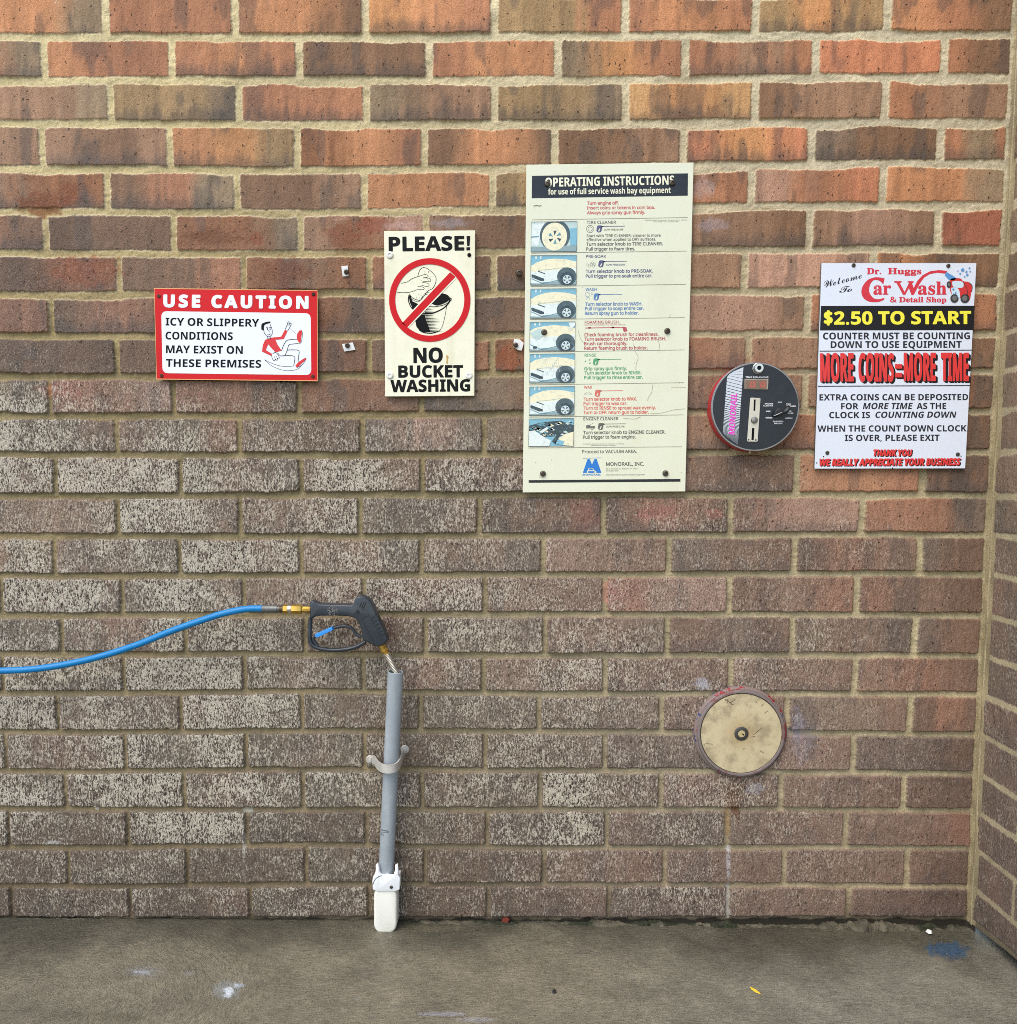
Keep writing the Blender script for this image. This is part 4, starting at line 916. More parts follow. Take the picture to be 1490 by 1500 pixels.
i.text('ar', 452, 280, 570, 88, RDP, 1, bold=.02, font='serif').text('ash', 748, 280, 940, 88, RDP, 1, bold=.02, font='serif').text('& Detail Shop', 563, 331, 938, 36, RDP, 1, bold=.035, font='serif')
i.poly([(590, 190), (640, 190), (640, 198), (628, 202), (660, 262), (690, 200), (680, 197), (680, 190), (720, 190), (720, 198), (710, 203), (720, 236), (745, 188), (780, 150), (830, 124), (890, 116), (945, 122), (930, 140), (880, 134), (830, 142), (790, 166), (765, 200), (720, 282), (706, 282), (688, 236), (664, 282), (650, 282), (606, 202), (590, 198)], RDP, 1)
i.poly([(p.x, p.y) for p in smooth_path([(x, y, 0) for x, y in [(527, 172), (500, 166), (460, 165), (415, 182), (382, 222), (372, 262), (385, 300), (420, 325), (465, 330), (500, 325), (525, 312)]], 5)]+[(p.x, p.y) for p in smooth_path([(x, y, 0) for x, y in [(525, 300), (490, 310), (455, 304), (430, 275), (424, 245), (432, 210), (455, 184), (490, 186), (512, 205), (518, 212)]], 5)], RDP, 1)
i.build('lettering', t, 'red serif shop name')
i = Ink(S); i.text('Welcome', 128, 235, 378, 50, GR, 1, y1=168, font='script').text('To', 226, 268, 312, 44, GR, 1, y1=258, font='script')
i.build('lettering', t, 'thin script Welcome To')
i = Ink(S); C_ = lambda n, v: paint('cartoon '+n, v, .4, dirt=.05)
cr, cb_, cg, cd, cl_ = C_('red', (206, 54, 54)), C_('bubble', (90, 150, 208)), C_('grey', (112, 112, 112)), C_('dark', (60, 58, 60)), C_('foam', (206, 228, 240))
i.poly([(938, 128), (975, 150), (1008, 172), (985, 186), (955, 182), (926, 150)], cb_, 1)
i.blob([(958, 190), (975, 172), (1030, 172), (1050, 190), (1085, 196), (1108, 220), (1104, 262), (1092, 318), (1060, 325), (1030, 300), (985, 290), (962, 250)], cr, 1)
i.blob([(975, 195), (1000, 188), (1045, 195), (1052, 225), (1030, 235), (985, 228)], cl_, 2).blob([(968, 235), (1000, 232), (1022, 250), (1028, 300), (1000, 310), (978, 285)], cl_, 2)
i.ell(955, 213, 15, 22, cd, 3).ell(955, 213, 7, 11, cg, 4).ell(992, 305, 27, 29, cd, 3).ell(992, 303, 15, 17, cg, 4).ell(1062, 306, 30, 30, cd, 3).ell(1060, 304, 17, 18, cg, 4)
i.curve([(1050, 195), (1075, 240), (1080, 290)], 3, cd, 3).curve([(1090, 200), (1110, 222), (1106, 262)], 4, cd, 3)
for x, y, r in [(1047, 115, 11), (1030, 140, 6), (1072, 128, 7), (1092, 103, 6), (1097, 125, 5), (1078, 148, 8), (1015, 122, 4), (1060, 160, 5), (985, 245, 7), (1000, 268, 6), (985, 275, 4), (1012, 290, 5)]: i.ell(x, y, r, r, cb_, 4, 16)
i.build('cartoon_car', t, 'small red cartoon car under a jet of water and bubbles')
for x, y in [(320, 85), (950, 88), (145, 1333), (1013, 1343)]: bolt(S, x, y, 13, t, DSTEEL, 'screw', .003)
for x, y in [(120, 1358), (1036, 1355), (75, 1400), (580, 1434)]: Ink(S).ell(x, y, 4, 4, BLACK, 3, 10).build('rivet_hole', t)

# ------------------------------------------------------------------ round coin meter
S = Sheet(1010, 510, 8.278, -.047)
ctr = Vector(S.w(800, 712)); R_ = (Vector(S.w(1325, 712))-Vector(S.w(275, 712))).length/2
c0 = Vector((ctr.x, 0, ctr.z))
t = empty('coin_meter', c0, 'round black coin meter with a red rim, selector knob and steel coin plate', 'coin meter')
REDH = paint('chipped red enamel', (178, 48, 52), .45, dirt=.35, dcol=(96, 60, 60), bumpy=.3, bscale=60); FACE = paint('dark face plate', (28, 32, 38), .35, dirt=.12, dcol=(80, 86, 94)); CHR = paint('worn chrome edge', (150, 146, 144), .35, .7, dirt=.4)
bm = bm_new(); add_lathe(bm, c0+Vector((0, .02, 0)), (0, -1, 0), [(0, 0), (0, R_*1.02), (.058, R_*1.02), (.062, R_*1.0), (.062, 0)], 72); obj('housing', bm, REDH, t, 40)
bm = bm_new(); add_lathe(bm, c0+Vector((0, -.042, 0)), (0, -1, 0), [(0, R_*1.022), (.004, R_*1.022), (.0053, R_*1.01), (.0053, R_*.985), (0, R_*.985)], 72); obj('rim', bm, CHR, t, 40)
bm = bm_new(); add_lathe(bm, c0+Vector((0, -.040, 0)), (0, -1, 0), [(0, R_*.984), (.007, R_*.984), (.007, 0)], 72); obj('face_plate', bm, FACE, t, 40)
S.y = -.0474
i = Ink(S); LG = paint('light grey decal', (206, 214, 222), .35, dirt=.08); MAG = paint('magenta print', (226, 70, 190), .35, dirt=.03)
N = 46; yA, yB = 222, 1168
ys_ = [yA]; 
for q in range(N): ys_.append(ys_[-1]+(78*(1-q/N)**2.2+13))
sc_ = (yB-yA)/(ys_[-1]-ys_[0]); ys_ = [yA+(y-yA)*sc_ for y in ys_]
for q in range(N):
    y0, y1 = ys_[q], ys_[q+1]; frac = .93-.75*min(1, (q/N)*1.15); tl = lambda y: (655-(y-yA)*.072, 470-(y-yA)*.078)
    yb = y0+(y1-y0)*frac; r0, l0 = tl(y0); r1, l1 = tl(yb); d = 40
    P_ = [(r0, y0+8), (r1, yb+8), (l1, yb-d), (l0, y0-d)]
    P_ = [(x, y) for x, y in P_]
    ok = []
    for x, y in P_:
        dx, dy = x-800, y-712; rr_ = math.hypot(dx, dy)
        if rr_ > 505: dx, dy = dx*505/rr_, dy*505/rr_
        ok.append((800+dx, 712+dy))
    i.poly(ok, LG, 1)
i.build('stripe_decal', t, 'pale fading stripe decal')
i = Ink(S); i.text('MONORAIL', 548, 1055, 582, 82, LG, 2, y1=535, bold=.09, shear=.12, font='sansb').text('MONORAIL', 548, 1052, 580, 76, MAG, 4, y1=540, bold=.02, shear=.12, font='sansb').build('lettering', t, 'magenta maker name running upwards')
i = Ink(S)
for s_, x0, x1, y, c in [('TIME REMAINING', 680, 957, 362, 19), ('ENGINE', 915, 1015, 682, 17), ('CLEANER', 895, 1015, 706, 17), ('OFF', 1072, 1120, 666, 17), ('TIRE', 1175, 1228, 688, 17), ('CLEANER', 1175, 1290, 712, 17), ('WAX', 925, 985, 775, 17), ('PRE-', 1190, 1245, 773, 17), ('SOAK', 1190, 1260, 797, 17), ('RINSE', 925, 1005, 852, 17), ('WASH', 1162, 1247, 858, 17), ('FOAMING', 1013, 1138, 897, 17), ('BRUSH', 1030, 1125, 921, 17)]: Ink(S).text(s_, x0, y, x1, c, WHITE, 1, bold=.02, font='sansb').build('lettering', t)
def plate(name, pts, depth, th, mat, parent, bev=.0006, sheet=None):
    sh = sheet or S; f = [Vector(sh.w(*p))+Vector((0, -depth, 0)) for p in pts]; bk = [p+Vector((0, th, 0)) for p in f]
    bm = bm_new(); add_prism(bm, f, bk, bev, 1); return obj(name, bm, mat, parent)
d = plate('display', rrect([(668, 374), (957, 374), (952, 503), (668, 498)], 10, 3), .002, .003, paint('display frame', (168, 156, 140), .4, dirt=.2), t)
Sd = Sheet(1010, 510, 8.278, -.0498)
i = Ink(Sd); i.poly([(678, 384), (938, 384), (934, 493), (678, 489)], paint('display window', (128, 102, 82), .3, dirt=.2, dscale=60), 1)
LED = bpy.data.materials.new('lit red segment'); LED.use_nodes = True; _b = LED.node_tree.nodes['Principled BSDF']; _b.inputs['Base Color'].default_value = (*lin(196, 78, 66), 1); _b.inputs['Emission Color'].default_value = (*lin(236, 80, 70), 1); _b.inputs['Emission Strength'].default_value = .14
for x in (765, 890):
    for a, b_ in [((x-18, 412), (x+26, 412)), ((x-24, 466), (x+20, 466)), ((x-20, 416), (x-24, 462)), ((x+26, 416), (x+22, 462))]: i.line([a, b_], 10, LED, 2)
i.ell(732, 466, 5, 5, LED, 2, 12)
i.build('digits', d, 'two red zero digits')
cp = plate('coin_plate', rrect([(737, 600), (862, 606), (826, 1136), (698, 1134)], 16, 4), .002, .003, paint('brushed steel', (214, 208, 190), .38, .35, dirt=.15), t)
Sd = Sheet(1010, 510, 8.278, -.0497); Ink(Sd).line([(793, 622), (788, 758)], 20, BLACK, 1).build('coin_slot', cp); Ink(Sd).line([(774, 968), (766, 1115)], 27, BLACK, 1).build('coin_slot', cp)
for x, y in [(720, 1111), (805, 1113)]: Ink(Sd).ell(x, y, 9, 9, BLACK, 1, 16).build('rivet', cp)
bolt(Sd, 785, 872, 40, cp, STEEL, 'return_button', .005, socket=False, depth=.001)
bm = bm_new(); p = Vector(S.w(832, 246)); rl = 62/8.278*WPX
add_lathe(bm, p, (0, -1, 0), [(-.004, 0), (-.004, rl*1.05), (.001, rl*1.05), (.002, rl*.95), (.010, rl*.92), (.012, rl*.80), (.012, rl*.42), (.0105, rl*.42), (.0105, 0)], 36); lk = obj('lock', bm, paint('lock chrome', (206, 204, 198), .25, .8, dirt=.2), t, 35)
bm = bm_new(); add_lathe(bm, p+Vector((0, -.0098, 0)), (0, -1, 0), [(0, 0), (0, rl*.40), (.0012, rl*.40), (.0012, rl*.26), (.0008, rl*.26), (.0008, 0)], 24); obj('keyhole', bm, BLACK, lk, 35)
kb = plate('selector_knob', [(q.x, q.y) for q in smooth_path([(x, y, 0) for x, y in [(1005, 815), (1020, 770), (1060, 735), (1120, 715), (1190, 705), (1212, 722), (1200, 752), (1160, 785), (1110, 810), (1060, 828), (1018, 832), (1005, 815)]], 4)][:-1], .014, .0155, paint('black knob', (20, 20, 22), .3), t, .004)
Sk = Sheet(1010, 510, 8.278, -.0616); Ink(Sk).poly([(1150, 752), (1192, 712), (1206, 722), (1196, 748), (1160, 772)], paint('worn knob tip', (84, 92, 92), .5), 1).line([(1018, 822), (1060, 806), (1122, 776)], [3, 6, 3], WHITE, 1).build('pointer_mark', kb)
bm = bm_new(); p = Vector(W(1099, 662, -.03)); add_lathe(bm, p+Vector((0, 0, .004)), (0, 0, -1), [(0, 0), (0, .0035), (.006, .0035), (.006, .0025), (.009, .002), (.009, 0)], 14); obj('hinge_pin', bm, paint('pin brass', (170, 160, 130), .4, .5), t, 35)

# ------------------------------------------------------------------ blank round cover
S = Sheet(970, 970, 6.208, -.014)
ctr = Vector(S.w(720, 648)); R_ = (Vector(S.w(1090, 648))-Vector(S.w(350, 648))).length/2; c0 = Vector((ctr.x, 0, ctr.z))
t = empty('cover_plate', c0, 'tarnished cream round cover plate with a centre lock and flaking red rim', 'cover plate')
s = MB('flaking rim paint'); v = s.coords(); n = s.noise(v, 30, 4, .7); n2 = s.noise(v, 80, 3, .6)
c = s.mix(s.ramp(n, .54, .60), lin(134, 118, 112), lin(150, 36, 42)); c = s.mix(s.ramp(n2, .60, .66), c, lin(56, 66, 110)); s.l(c, s.b.inputs['Base Color']); s.b.inputs['Roughness'].default_value = .6; s.l(s.bump(n, .4, .002), s.b.inputs['Normal']); FLK = s.m
bm = bm_new(); add_lathe(bm, c0+Vector((0, .02, 0)), (0, -1, 0), [(0, 0), (0, R_*1.16), (.024, R_*1.15), (.029, R_*1.11), (.029, 0)], 72); obj('housing', bm, FLK, t, 40)
bm = bm_new(); add_lathe(bm, c0+Vector((0, -.006, 0)), (0, -1, 0), [(0, R_*1.09), (.007, R_*1.085), (.010, R_*1.06), (.010, R_*1.02), (.006, R_*1.0), (0, R_*.99)], 72); obj('rim', bm, paint('grey rim', (136, 126, 122), .5, .3, dirt=.7, dcol=(128, 50, 48), dscale=30), t, 40)
s = MB('tarnished cream enamel'); v = s.coords(); n = s.noise(v, 24, 5, .65); n2 = s.noise(v, 90, 4, .7); n3 = s.noise(s.coords((1, 1, .3), (0, math.radians(40), 0)), 60, 4, .7)
vl = s.n('VectorMath', operation='LENGTH'); s.l(v, vl.inputs[0]); rd = s.math('SUBTRACT', 1.0, s.ramp(s.math('ADD', vl.outputs['Value'], s.math('MULTIPLY', n, .05)), .028, .085))
c = s.mix(s.math('MULTIPLY', s.ramp(n, .42, .66), .8), lin(200, 186, 148), lin(152, 138, 108)); c = s.mix(s.math('MULTIPLY', rd, .5), c, lin(160, 124, 66)); c = s.mix(s.math('MULTIPLY', s.ramp(n2, .60, .72), .35), c, lin(120, 110, 82)); c = s.mix(s.math('MULTIPLY', s.ramp(n3, .66, .72), .55), c, lin(92, 78, 58))
s.l(c, s.b.inputs['Base Color']); s.b.inputs['Roughness'].default_value = .5; s.l(s.bump(n2, .3, .001), s.b.inputs['Normal'])
bm = bm_new(); add_lathe(bm, c0+Vector((0, -.006, 0)), (0, -1, 0), [(0, R_*.99), (.008, R_*.99), (.0085, R_*.9), (.0085, 0)], 72); obj('disc', bm, s.m, t, 40)
bm = bm_new(); p = c0+Vector((0, -.0145, 0)); rl = 65/6.208*WPX
add_lathe(bm, p, (0, -1, 0), [(-.002, 0), (-.002, rl), (.002, rl), (.0035, rl*.86), (.0035, rl*.56), (.002, rl*.54), (.002, 0)], 32); lk = obj('lock', bm, paint('dark lock ring', (74, 74, 72), .5, .4, dirt=.3), t, 35)
bm = bm_new(); add_lathe(bm, p+Vector((0, -.002, 0)), (0, -1, 0), [(0, 0), (0, rl*.52), (.0012, rl*.50), (.0012, 0)], 28); br = obj('cylinder', bm, paint('brass cylinder', (226, 206, 150), .3, .5, dirt=.1), lk, 35)
S2 = Sheet(970, 970, 6.208, -.018); Ink(S2).poly([(722, 648), (734, 650), (748, 660), (738, 668)], BLACK, 1).build('keyway', lk)
i = Ink(Sheet(970, 970, 6.208, -.0148)); SCR = paint('scratch dark', (88, 78, 56), .7)
for a in [[(568, 335), (610, 360), (640, 385)], [(575, 350), (600, 340), (590, 375)], [(610, 372), (650, 350), (665, 330)], [(625, 380), (655, 388)], [(830, 660), (880, 620), (910, 595)], [(815, 680), (850, 672)], [(930, 465), (962, 442)], [(900, 400), (920, 380)], [(850, 350), (862, 372)], [(395, 740), (460, 745)], [(735, 795), (750, 780)], [(890, 805), (925, 825)]]: i.curve(a, [4]*(6*(len(a)-1)+1), SCR, 1)
i.build('scratches', t)

# ------------------------------------------------------------------ spray gun in its holder
Y0 = -.066
S = Sheet(360, 850, 5.3214, Y0); wz = lambda x, y, dy=0: Vector(Sheet(360, 850, 5.3214, Y0+dy).w(x, y))
GUNB = paint('black gun plastic', (46, 52, 58), .34, dirt=.22, dscale=30, dcol=(92, 96, 98), bumpy=.15, bscale=500); BRASS = paint('worn brass', (204, 164, 74), .3, .75, dirt=.25, dcol=(120, 96, 50), dscale=60); NICK = paint('nickel', (196, 188, 172), .28, .8, dirt=.2); CRIMP = paint('grey crimp', (112, 114, 112), .42, .6, dirt=.3, dscale=60)
zu = lambda n: n/5.3214*WPX*.97
t = empty('spray_gun', wz(700, 235), 'black pressure washer gun with a blue-striped trigger resting in the grey pipe', 'spray gun')
out = [(500, 165), (520, 159), (545, 172), (575, 185), (640, 188), (700, 189), (820, 194), (842, 180), (848, 148), (868, 126), (905, 121), (945, 138), (975, 168), (1000, 212), (1015, 262), (1060, 350), (1083, 400), (1106, 458), (1101, 483), (1075, 504), (1040, 520), (1003, 514), (962, 490), (935, 478), (912, 462), (906, 425), (898, 375), (878, 328), (848, 296), (800, 281), (700, 277), (580, 278), (540, 285), (518, 302), (498, 302)]
f = [wz(x, y, -.017) for x, y in out]; bk = [wz(x, y, 0)+Vector((0, .017, 0)) for x, y in out]
bk = [a+Vector((0, .034, 0)) for a in f]
bm = bm_new(); add_prism(bm, f, bk, .005, 3); gb = obj('body', bm, GUNB, t, 45)
bm = bm_new(); add_tube(bm, smooth_path([wz(*p) for p in [(506, 290), (500, 400), (503, 470), (530, 512), (600, 536), (700, 544), (800, 534), (870, 514), (935, 478)]], 6), zu(17), 12, nrm=(0, 1, 0), flat=1.25); obj('trigger_guard', bm, GUNB, t, 60)
bm = bm_new(); add_tube(bm, smooth_path([wz(*p) for p in [(905, 445), (862, 420), (832, 380), (795, 360), (745, 358), (690, 372), (620, 398), (555, 430), (530, 450), (535, 478), (565, 512)]], 6), zu(13), 12, nrm=(0, 1, 0), flat=1.3); tr = obj('trigger', bm, GUNB, t, 60)
bm = bm_new(); add_prism(bm, [wz(x, y, -.020) for x, y in [(538, 424), (670, 366), (680, 388), (570, 444), (544, 446)]], [wz(x, y, -.020)+Vector((0, .024, 0)) for x, y in [(538, 424), (670, 366), (680, 388), (570, 444), (544, 446)]], .001, 1); obj('blue_insert', bm, paint('bright blue plastic', (52, 146, 228), .4, dirt=.05), tr)
DK = paint('gun recess', (18, 20, 22), .6)
i = Ink(Sheet(360, 850, 5.3214, Y0-.0172))
for a, b_ in [((905, 170), (888, 205)), ((922, 168), (905, 215)), ((938, 170), (915, 228))]: i.line([a, b_], 7, DK, 1)
for q in range(6): x, y = 985+q*15, 295+q*27; i.line([(x, y), (x+25, y-10)], [10, 5], DK, 1)
i.curve([(905, 300), (950, 390), (1005, 500)], 4, DK, 1).curve([(905, 300), (960, 275)], 4, DK, 1).curve([(960, 275), (1010, 360), (1060, 470)], 3, DK, 1).ell(873, 248, 15, 15, DK, 1, 18)
i.build('groove', gb)
i = Ink(Sheet(360, 850, 5.3214, Y0-.0171)); EMB = paint('worn emblem', (142, 142, 134), .6, dirt=.3); random.seed(5)
for q in range(46):
    x, y = random.gauss(672, 17), random.gauss(235, 14); a = random.uniform(0, 6.3); L = random.uniform(5, 12); i.line([(x, y), (x+L*math.cos(a), y+L*math.sin(a))], 3, EMB, 1)
i.build('emblem', gb, 'worn pale emblem on the handle')
def lat(name, pts, mat, parent, seg=24, hexa=None):
    """turned piece between screen stations (x, y, radius) on the gun's plane"""
    P0 = wz(pts[0][0], pts[0][1]); P1 = wz(pts[-1][0], pts[-1][1]); d_ = (P1-P0); L = d_.length; X0, X1 = pts[0], pts[-1]
    tt = [math.hypot(p[0]-X0[0], p[1]-X0[1])/math.hypot(X1[0]-X0[0], X1[1]-X0[1])*L for p in pts]
    pr = [(tt[0], 0)]+[(a, zu(p[2])) for a, p in zip(tt, pts)]+[(tt[-1], 0)]
    bm = bm_new(); add_lathe(bm, P0, d_, pr, seg, hexa); return obj(name, bm, mat, parent, 40)
lat('hose_fitting', [(130, 222, 30), (136, 222, 33), (248, 224, 33), (252, 224, 28), (262, 224, 27)], CRIMP, t)
lat('hose_fitting', [(262, 224, 28), (296, 224, 28)], paint('dark fitting', (84, 72, 54), .45, .6, dirt=.3), t)
lat('hose_fitting', [(296, 224, 38), (328, 224, 38)], BRASS, t, hexa=6)
lat('hose_fitting', [(328, 224, 32), (336, 224, 33), (358, 224, 33), (362, 224, 28)], NICK, t)
lat('hose_fitting', [(360, 225, 36), (366, 225, 38), (432, 226, 38), (438, 226, 34), (446, 226, 24), (450, 226, 24)], BRASS, t, hexa=6)
lat('hose_fitting', [(450, 227, 25), (488, 228, 25), (505, 228, 22)], BRASS, t, hexa=8)
lat('nozzle_fitting', [(1056, 500, 27), (1072, 528, 27), (1074, 532, 32), (1086, 552, 32), (1088, 556, 22), (1104, 582, 21)], BRASS, t, hexa=8)
A, B_ = wz(1098, 572), wz(1178, 735); dd = (B_-A); a_, u_, w_ = frame_of(dd); Lc = dd.length
bm = bm_new(); pts = []; turns = 17
for q in range(turns*14+1):
    an = 2*math.pi*q/14; pts.append(A+a_*(Lc*q/(turns*14))+(u_*math.cos(an)+w_*math.sin(an))*zu(25))
add_tube(bm, pts, zu(5.2), 6); obj('spring_guard', bm, NICK, t, 60)
bm = bm_new(); add_tube(bm, [A, B_, B_+dd*.10], zu(18), 12); obj('lance_tube', bm, CRIMP, t, 60)

# blue hose
HOSE = paint('blue hose rubber', (2, 124, 186), .42, dirt=.16, dscale=18, streak=.0, dcol=(20, 80, 120), bumpy=.25, bscale=220)
hp = [(386, 891.5, Y0), (362, 892, Y0), (330, 898, Y0-.002), (302, 906.5, Y0-.004), (252, 924, Y0-.007), (201, 944.5, Y0-.010), (151, 960.5, Y0-.012), (100, 972.5, Y0-.014), (50, 980, Y0-.016), (0, 982.5, Y0-.018), (-60, 982, Y0-.02)]
P_ = [Vector(W(*q)) for q in hp]; e = P_[-1]; P_ += [e+Vector((-.15, -.005, .02)), e+Vector((-.40, 0, .10)), e+Vector((-.75, .01, .32)), e+Vector((-1.0, .03, .7)), e+Vector((-1.08, .06, 1.2)), e+Vector((-1.08, .12, 1.6))]
bm = bm_new(); add_tube(bm, smooth_path(P_, 8), 5.0*WPX*.97, 16)
o = obj('hose', bm, HOSE, None, 60, loc=tuple(P_[0])); put(o, 'bright blue pressure hose sagging from the gun towards the left edge', 'hose')

# holder pipe
PIPE = paint('grey conduit', (150, 158, 162), .5, dirt=.16, dscale=10, streak=.25, dcol=(206, 212, 214)); SCUFF = paint('pipe scuff', (96, 100, 104), .6)
yb_ = FL(565, 1367)[1]; ys0 = yb_+.004
pt, pb = Vector(W(579.5, 984, -.066)), Vector(W(565.5, 1284, ys0+.0255)); dv = pb-pt
rp = 11.8*WPX*.97
foot = Vector((pb.x, pb.y, 0))
t = empty('gun_holder', foot, 'leaning grey pipe strapped to the wall with a white boot at its foot', 'pipe holder')
a_, u_, w_ = frame_of(dv); bm = bm_new()
add_lathe(bm, pt, dv, [(.30, rp*.86), (.0, rp*.86), (-.001, rp*.93), (0, rp), (dv.length, rp), (dv.length+.03, rp), (dv.length+.03, 0)], 40)
po = obj('pipe', bm, PIPE, t, 40)
mid = lambda y: pt+dv*((y-984)/(1283-984))
i = bm_new()
c_ = mid(1213); 
bm = bm_new(); random.seed(8)
for q in range(9):
    yy = 1209+random.uniform(0, 8); p = mid(yy); an = random.uniform(-.9, .1); off_ = Vector((math.sin(an), -math.cos(an), 0))*(rp+.0002); p = p+off_
    tx_ = Vector((math.cos(an), math.sin(an), 0)); L = random.uniform(.002, .006)
    vs2 = [bm.verts.new(p+tx_*sx_*L+Vector((0, 0, sz*.0012))) for sx_, sz in ((-1, -1), (1, -.6), (1, 1), (-1, .7))]; bm.faces.new(vs2)
i.free(); obj('scuff', bm, SCUFF, po)
# sagging strap with two lugs
STRAP = paint('galvanised strap', (196, 193, 183), .45, .2, dirt=.3, dcol=(120, 84, 50), dscale=30)
bm = bm_new(); sp = [W(546, 1112, -.004), W(549, 1114, -.022), W(553, 1120, -.055), W(560, 1125, -.084), W(570, 1126.5, -.092), W(580, 1124, -.084), W(586, 1117, -.055), W(589, 1108, -.022), W(591, 1101, -.004)]
add_tube(bm, smooth_path(sp, 6), .0085, 8, nrm=(0, 0, 1), flat=1.0)
# flatten to a band: scale about the path happens through a thin profile
bm.free(); bm = bm_new(); q = smooth_path(sp, 6); A_ = []; 
for k, p in enumerate(q):
    d_ = (q[min(k+1, len(q)-1)]-q[max(k-1, 0)]).normalized(); n_ = Vector((0, 0, 1)).cross(d_).normalized(); h_ = .0105
    A_.append([bm.verts.new(p+Vector((0, 0, z_))*1.0+n_*o_) for z_, o_ in ((h_, .002), (h_, -.002), (-h_, -.002), (-h_, .002))])
for r1, r2 in zip(A_, A_[1:]):
    for k in range(4): bm.faces.new((r1[k], r2[k], r2[(k+1) % 4], r1[(k+1) % 4]))
bm.faces.new(A_[0]); bm.faces.new(A_[-1][::-1])
so_ = obj('strap', bm, STRAP, t, 40)
for x, y in [(542.5, 1112), (593.5, 1097)]:
    bm = bm_new(); add_lathe(bm, Vector(W(x, y, .004)), (0, -1, 0), [(0, .011), (.004, .011), (.006, .009), (.006, .0055), (.011, .005), (.012, 0)], 16); obj('lug', bm, STRAP, so_, 40)
# white boot
BOOT = paint('chalky white plastic', (232, 231, 218), .5, dirt=.28, dscale=22, dcol=(206, 196, 160)); BOOTW = paint('clean white plastic', (238, 240, 240), .4, dirt=.10)
fb = FL(565, 1367); yb_ = fb[1]
ys0 = yb_+.004
out = []
sh = Sheet(0, 0, 1, ys0)
P_ = rrect([(547.5, 1300), (581.5, 1300), (581, 1368), (547.5, 1368)], 15, 7)
# keep the upper corners square under the collar
f = [Vector(sh.w(*p)) for p in P_]; bk = [Vector((p.x, -.012, p.z)) for p in f]
bm = bm_new(); add_prism(bm, f, bk, .006, 3); obj('boot', bm, BOOT, t, 50)
sh = Sheet(0, 0, 1, ys0-.004)
col_ = [(546, 1303), (545.5, 1290), (547, 1284), (550.5, 1281.5), (550.5, 1268), (553, 1265.5), (555, 1270), (555.5, 1277), (558.5, 1281.5), (562, 1283), (567, 1281.5), (570, 1282.5), (576, 1283), (578.5, 1276), (579, 1268), (582.5, 1267), (583.5, 1274), (583, 1281), (586, 1286), (585.5, 1303), (580, 1305.5), (553, 1305.5)]
f = [Vector(sh.w(*p)) for p in col_]; bk = [p+Vector((0, .010, 0)) for p in f]
bm = bm_new(); add_prism(bm, f, bk, .0015, 2); cl2 = obj('collar', bm, BOOTW, t, 50)
for x in (547, 579.5):
    bm = bm_new(); a1 = Vector(sh.w(x, 1284)); a2 = Vector(sh.w(x+5.5, 1304)); add_box(bm, (a1.x, a1.y+.004, a2.z), (a2.x, -.018, a1.z), .002); obj('collar_side', bm, BOOTW, cl2)
bolt(sh, 573.3, 1299.5, 2.6, cl2, DSTEEL, 'screw', .002)
i = Ink(Sheet(0, 0, 1, ys0-.0043)); i.curve([(546, 1296), (549, 1289), (554, 1284.5), (560, 1282.5)], 1.0, SCUFF, 1); i.build('crack', cl2)

# ------------------------------------------------------------------ small leftovers on the wall
TAG = paint('torn white plastic', (228, 228, 222), .5, dirt=.25)
def stub(px_, py_, pts, label, boltxy, r=3.6, dark=True):
    p0 = W(px_, py_); t_ = empty('sign_remnant', (p0[0], 0, p0[2]), label, 'sign remnant', 'bolts left from removed signs')
    if pts:
        f = [Vector(W(px_+x, py_+y, -.0065)) for x, y in pts]; bk = [p+Vector((0, .003, 0)) for p in f]
        bm = bm_new(); add_prism(bm, f, bk, .0004, 1); obj('shard', bm, TAG, t_)
    sh_ = Sheet(0, 0, 1, -.007); bolt(sh_, px_+boltxy[0], py_+boltxy[1], r, t_, DSTEEL if dark else STEEL, 'bolt', .006)
stub(507, 397, [(-7, -7), (2.5, -8), (3.5, 7.5), (-5, 8)], 'torn upright white shard under a bolt, level with the drawing of the sponge', (.5, 1.5))
stub(511, 508, [(-10, -4), (6, -6.5), (9.5, 4.5), (-6.5, 7)], 'torn wide white shard under a bolt, beside the lower right part of the caution sign', (-2, -2))
stub(758, 505, [(-5, -9), (4, -7.5), (9.5, -2.5), (6.5, 8.5), (1, 8), (-6, 3)], 'torn white shard under a bolt, touching the left edge of the instruction board', (-2.5, .5))
stub(760.5, 400, None, 'bare grey bolt left of the small car pictures on the instruction board', (0, 0), 5.2)

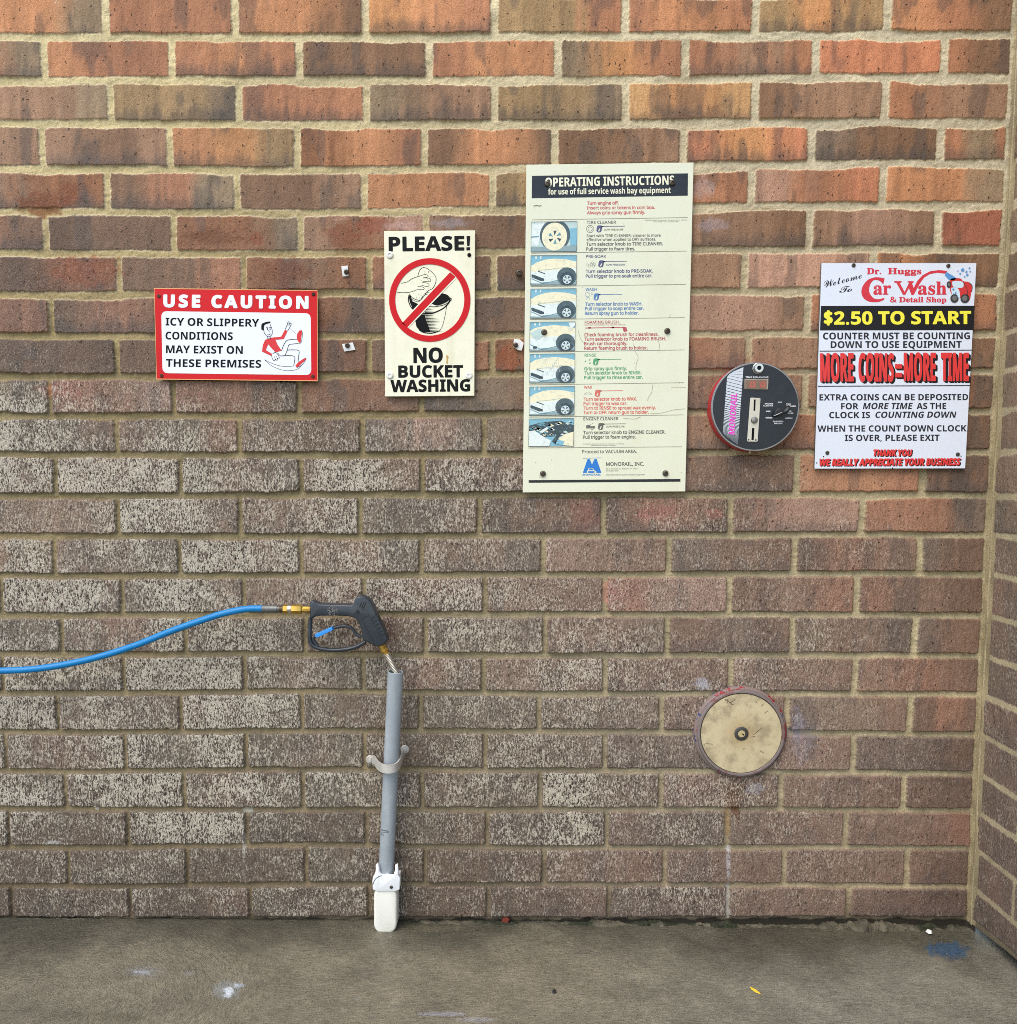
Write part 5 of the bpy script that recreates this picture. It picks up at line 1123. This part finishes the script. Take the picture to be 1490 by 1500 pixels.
# ------------------------------------------------------------------ debris along the foot of the wall
def debris_strip():
    n = 1500; xsd = np.linspace(W(-10, 1350)[0]-.3, CORX-.03, n); m = 14
    U, V = np.meshgrid(xsd, np.linspace(0, 1, m))
    pxs, _ = toPX(xsd, np.zeros(n), np.zeros(n)); amt = (.12+.88*sstep(560, 800, pxs))*np.clip(fbm(xsd, xsd*0, 6, 905, 3)*2.6-.45, .1, 1.3)
    Y = .014-V*(.014+.022*amt[None, :]*fbm(U, V*.05, 60, 903, 3))
    Zs = (.016*amt*fbm(xsd, xsd*0, 35, 901, 3)*1.5)[None, :]*np.sin(np.pi*np.clip(V*.85+.15, 0, 1))**.5+(fbm(U, V*.04, 160, 904, 3)-.5)*.010*np.clip(amt+.3, 0, 1)[None, :]-.003
    g = fbm(U, V*.05, 60, 906, 4)[..., None]; g2 = sstep(.52, .66, fbm(U, V*.03, 16, 907, 4))[..., None]
    c = np.array(lin(104, 98, 80))*(1-g2)+np.array(lin(50, 54, 34))*g2; c = c*(.15+1.3*g)
    me = grid_mesh('moss_debris', np.stack([U, Y, Zs], -1), c)
    s = MB('mossy crumbs'); s.l(s.n('Attribute', attribute_name='Col').outputs['Color'], s.b.inputs['Base Color']); s.b.inputs['Roughness'].default_value = .9
    s.l(s.bump(s.noise(s.coords(), 300, 3), .9, .006), s.b.inputs['Normal'])
    o = link('moss_debris', me, s.m); put(o, 'mossy mortar crumbs along the foot of the brick wall', 'debris', kind='stuff')
debris_strip()
def chip(name, px_, py_, pts, z, mat, label, cat):
    q = Vector(FL(px_, py_)); s0 = (Vector(FL(px_, py_))-Vector(FL(px_+1, py_))).length; s1 = (Vector(FL(px_, py_))-Vector(FL(px_, py_+1))).length
    base = [q+Vector((x*s0, -y*s1, .002)) for x, y in pts]; top = [q+Vector((x*s0*.7, -y*s1*.7, z)) for x, y in pts]
    bm = bm_new(); add_prism(bm, top, base, 0); o = obj(name, bm, mat, None, 50, loc=tuple(q)); put(o, label, cat)
chip('leaf', 1107, 1453, [(-6, -6), (-3, -5), (2, -1), (6, 3.5), (5, 4.5), (-1, 2), (-5, -2)], .004, paint('yellow leaf', (222, 190, 50), .6, dirt=.2), 'small yellow leaf lying on the concrete floor at the right', 'leaf')
chip('pebble', 1361, 1367, [(-4, -1), (-1, -2), (3, -1), (4, 1), (1, 2), (-3, 1.5)], .008, paint('white chip', (236, 234, 226), .6), 'white chip on the floor near the blue paint stain', 'pebble')
chip('pebble', 812, 1454.5, [(-3, -1), (0, -2), (3, -1), (3, 1), (0, 2), (-3, 1)], .007, paint('dark chip', (38, 36, 34), .6), 'dark pebble alone on the floor right of the pipe', 'pebble')
p = Vector(W(741, 1347, .006)); bm = bm_new(); add_prism(bm, [p+Vector((x, -.006, z)) for x, z in [(-.010, -.004), (-.006, .006), (.004, .009), (.010, .002), (.004, -.008)]], [p+Vector((x, .014, z)) for x, z in [(-.010, -.004), (-.006, .006), (.004, .009), (.010, .002), (.004, -.008)]], .001, 1)
o = obj('brick_chip', bm, paint('red chip', (120, 44, 32), .8, dirt=.4), None, loc=tuple(p)); put(o, 'red brick chip wedged in the crack at the foot of the wall', 'brick chip')
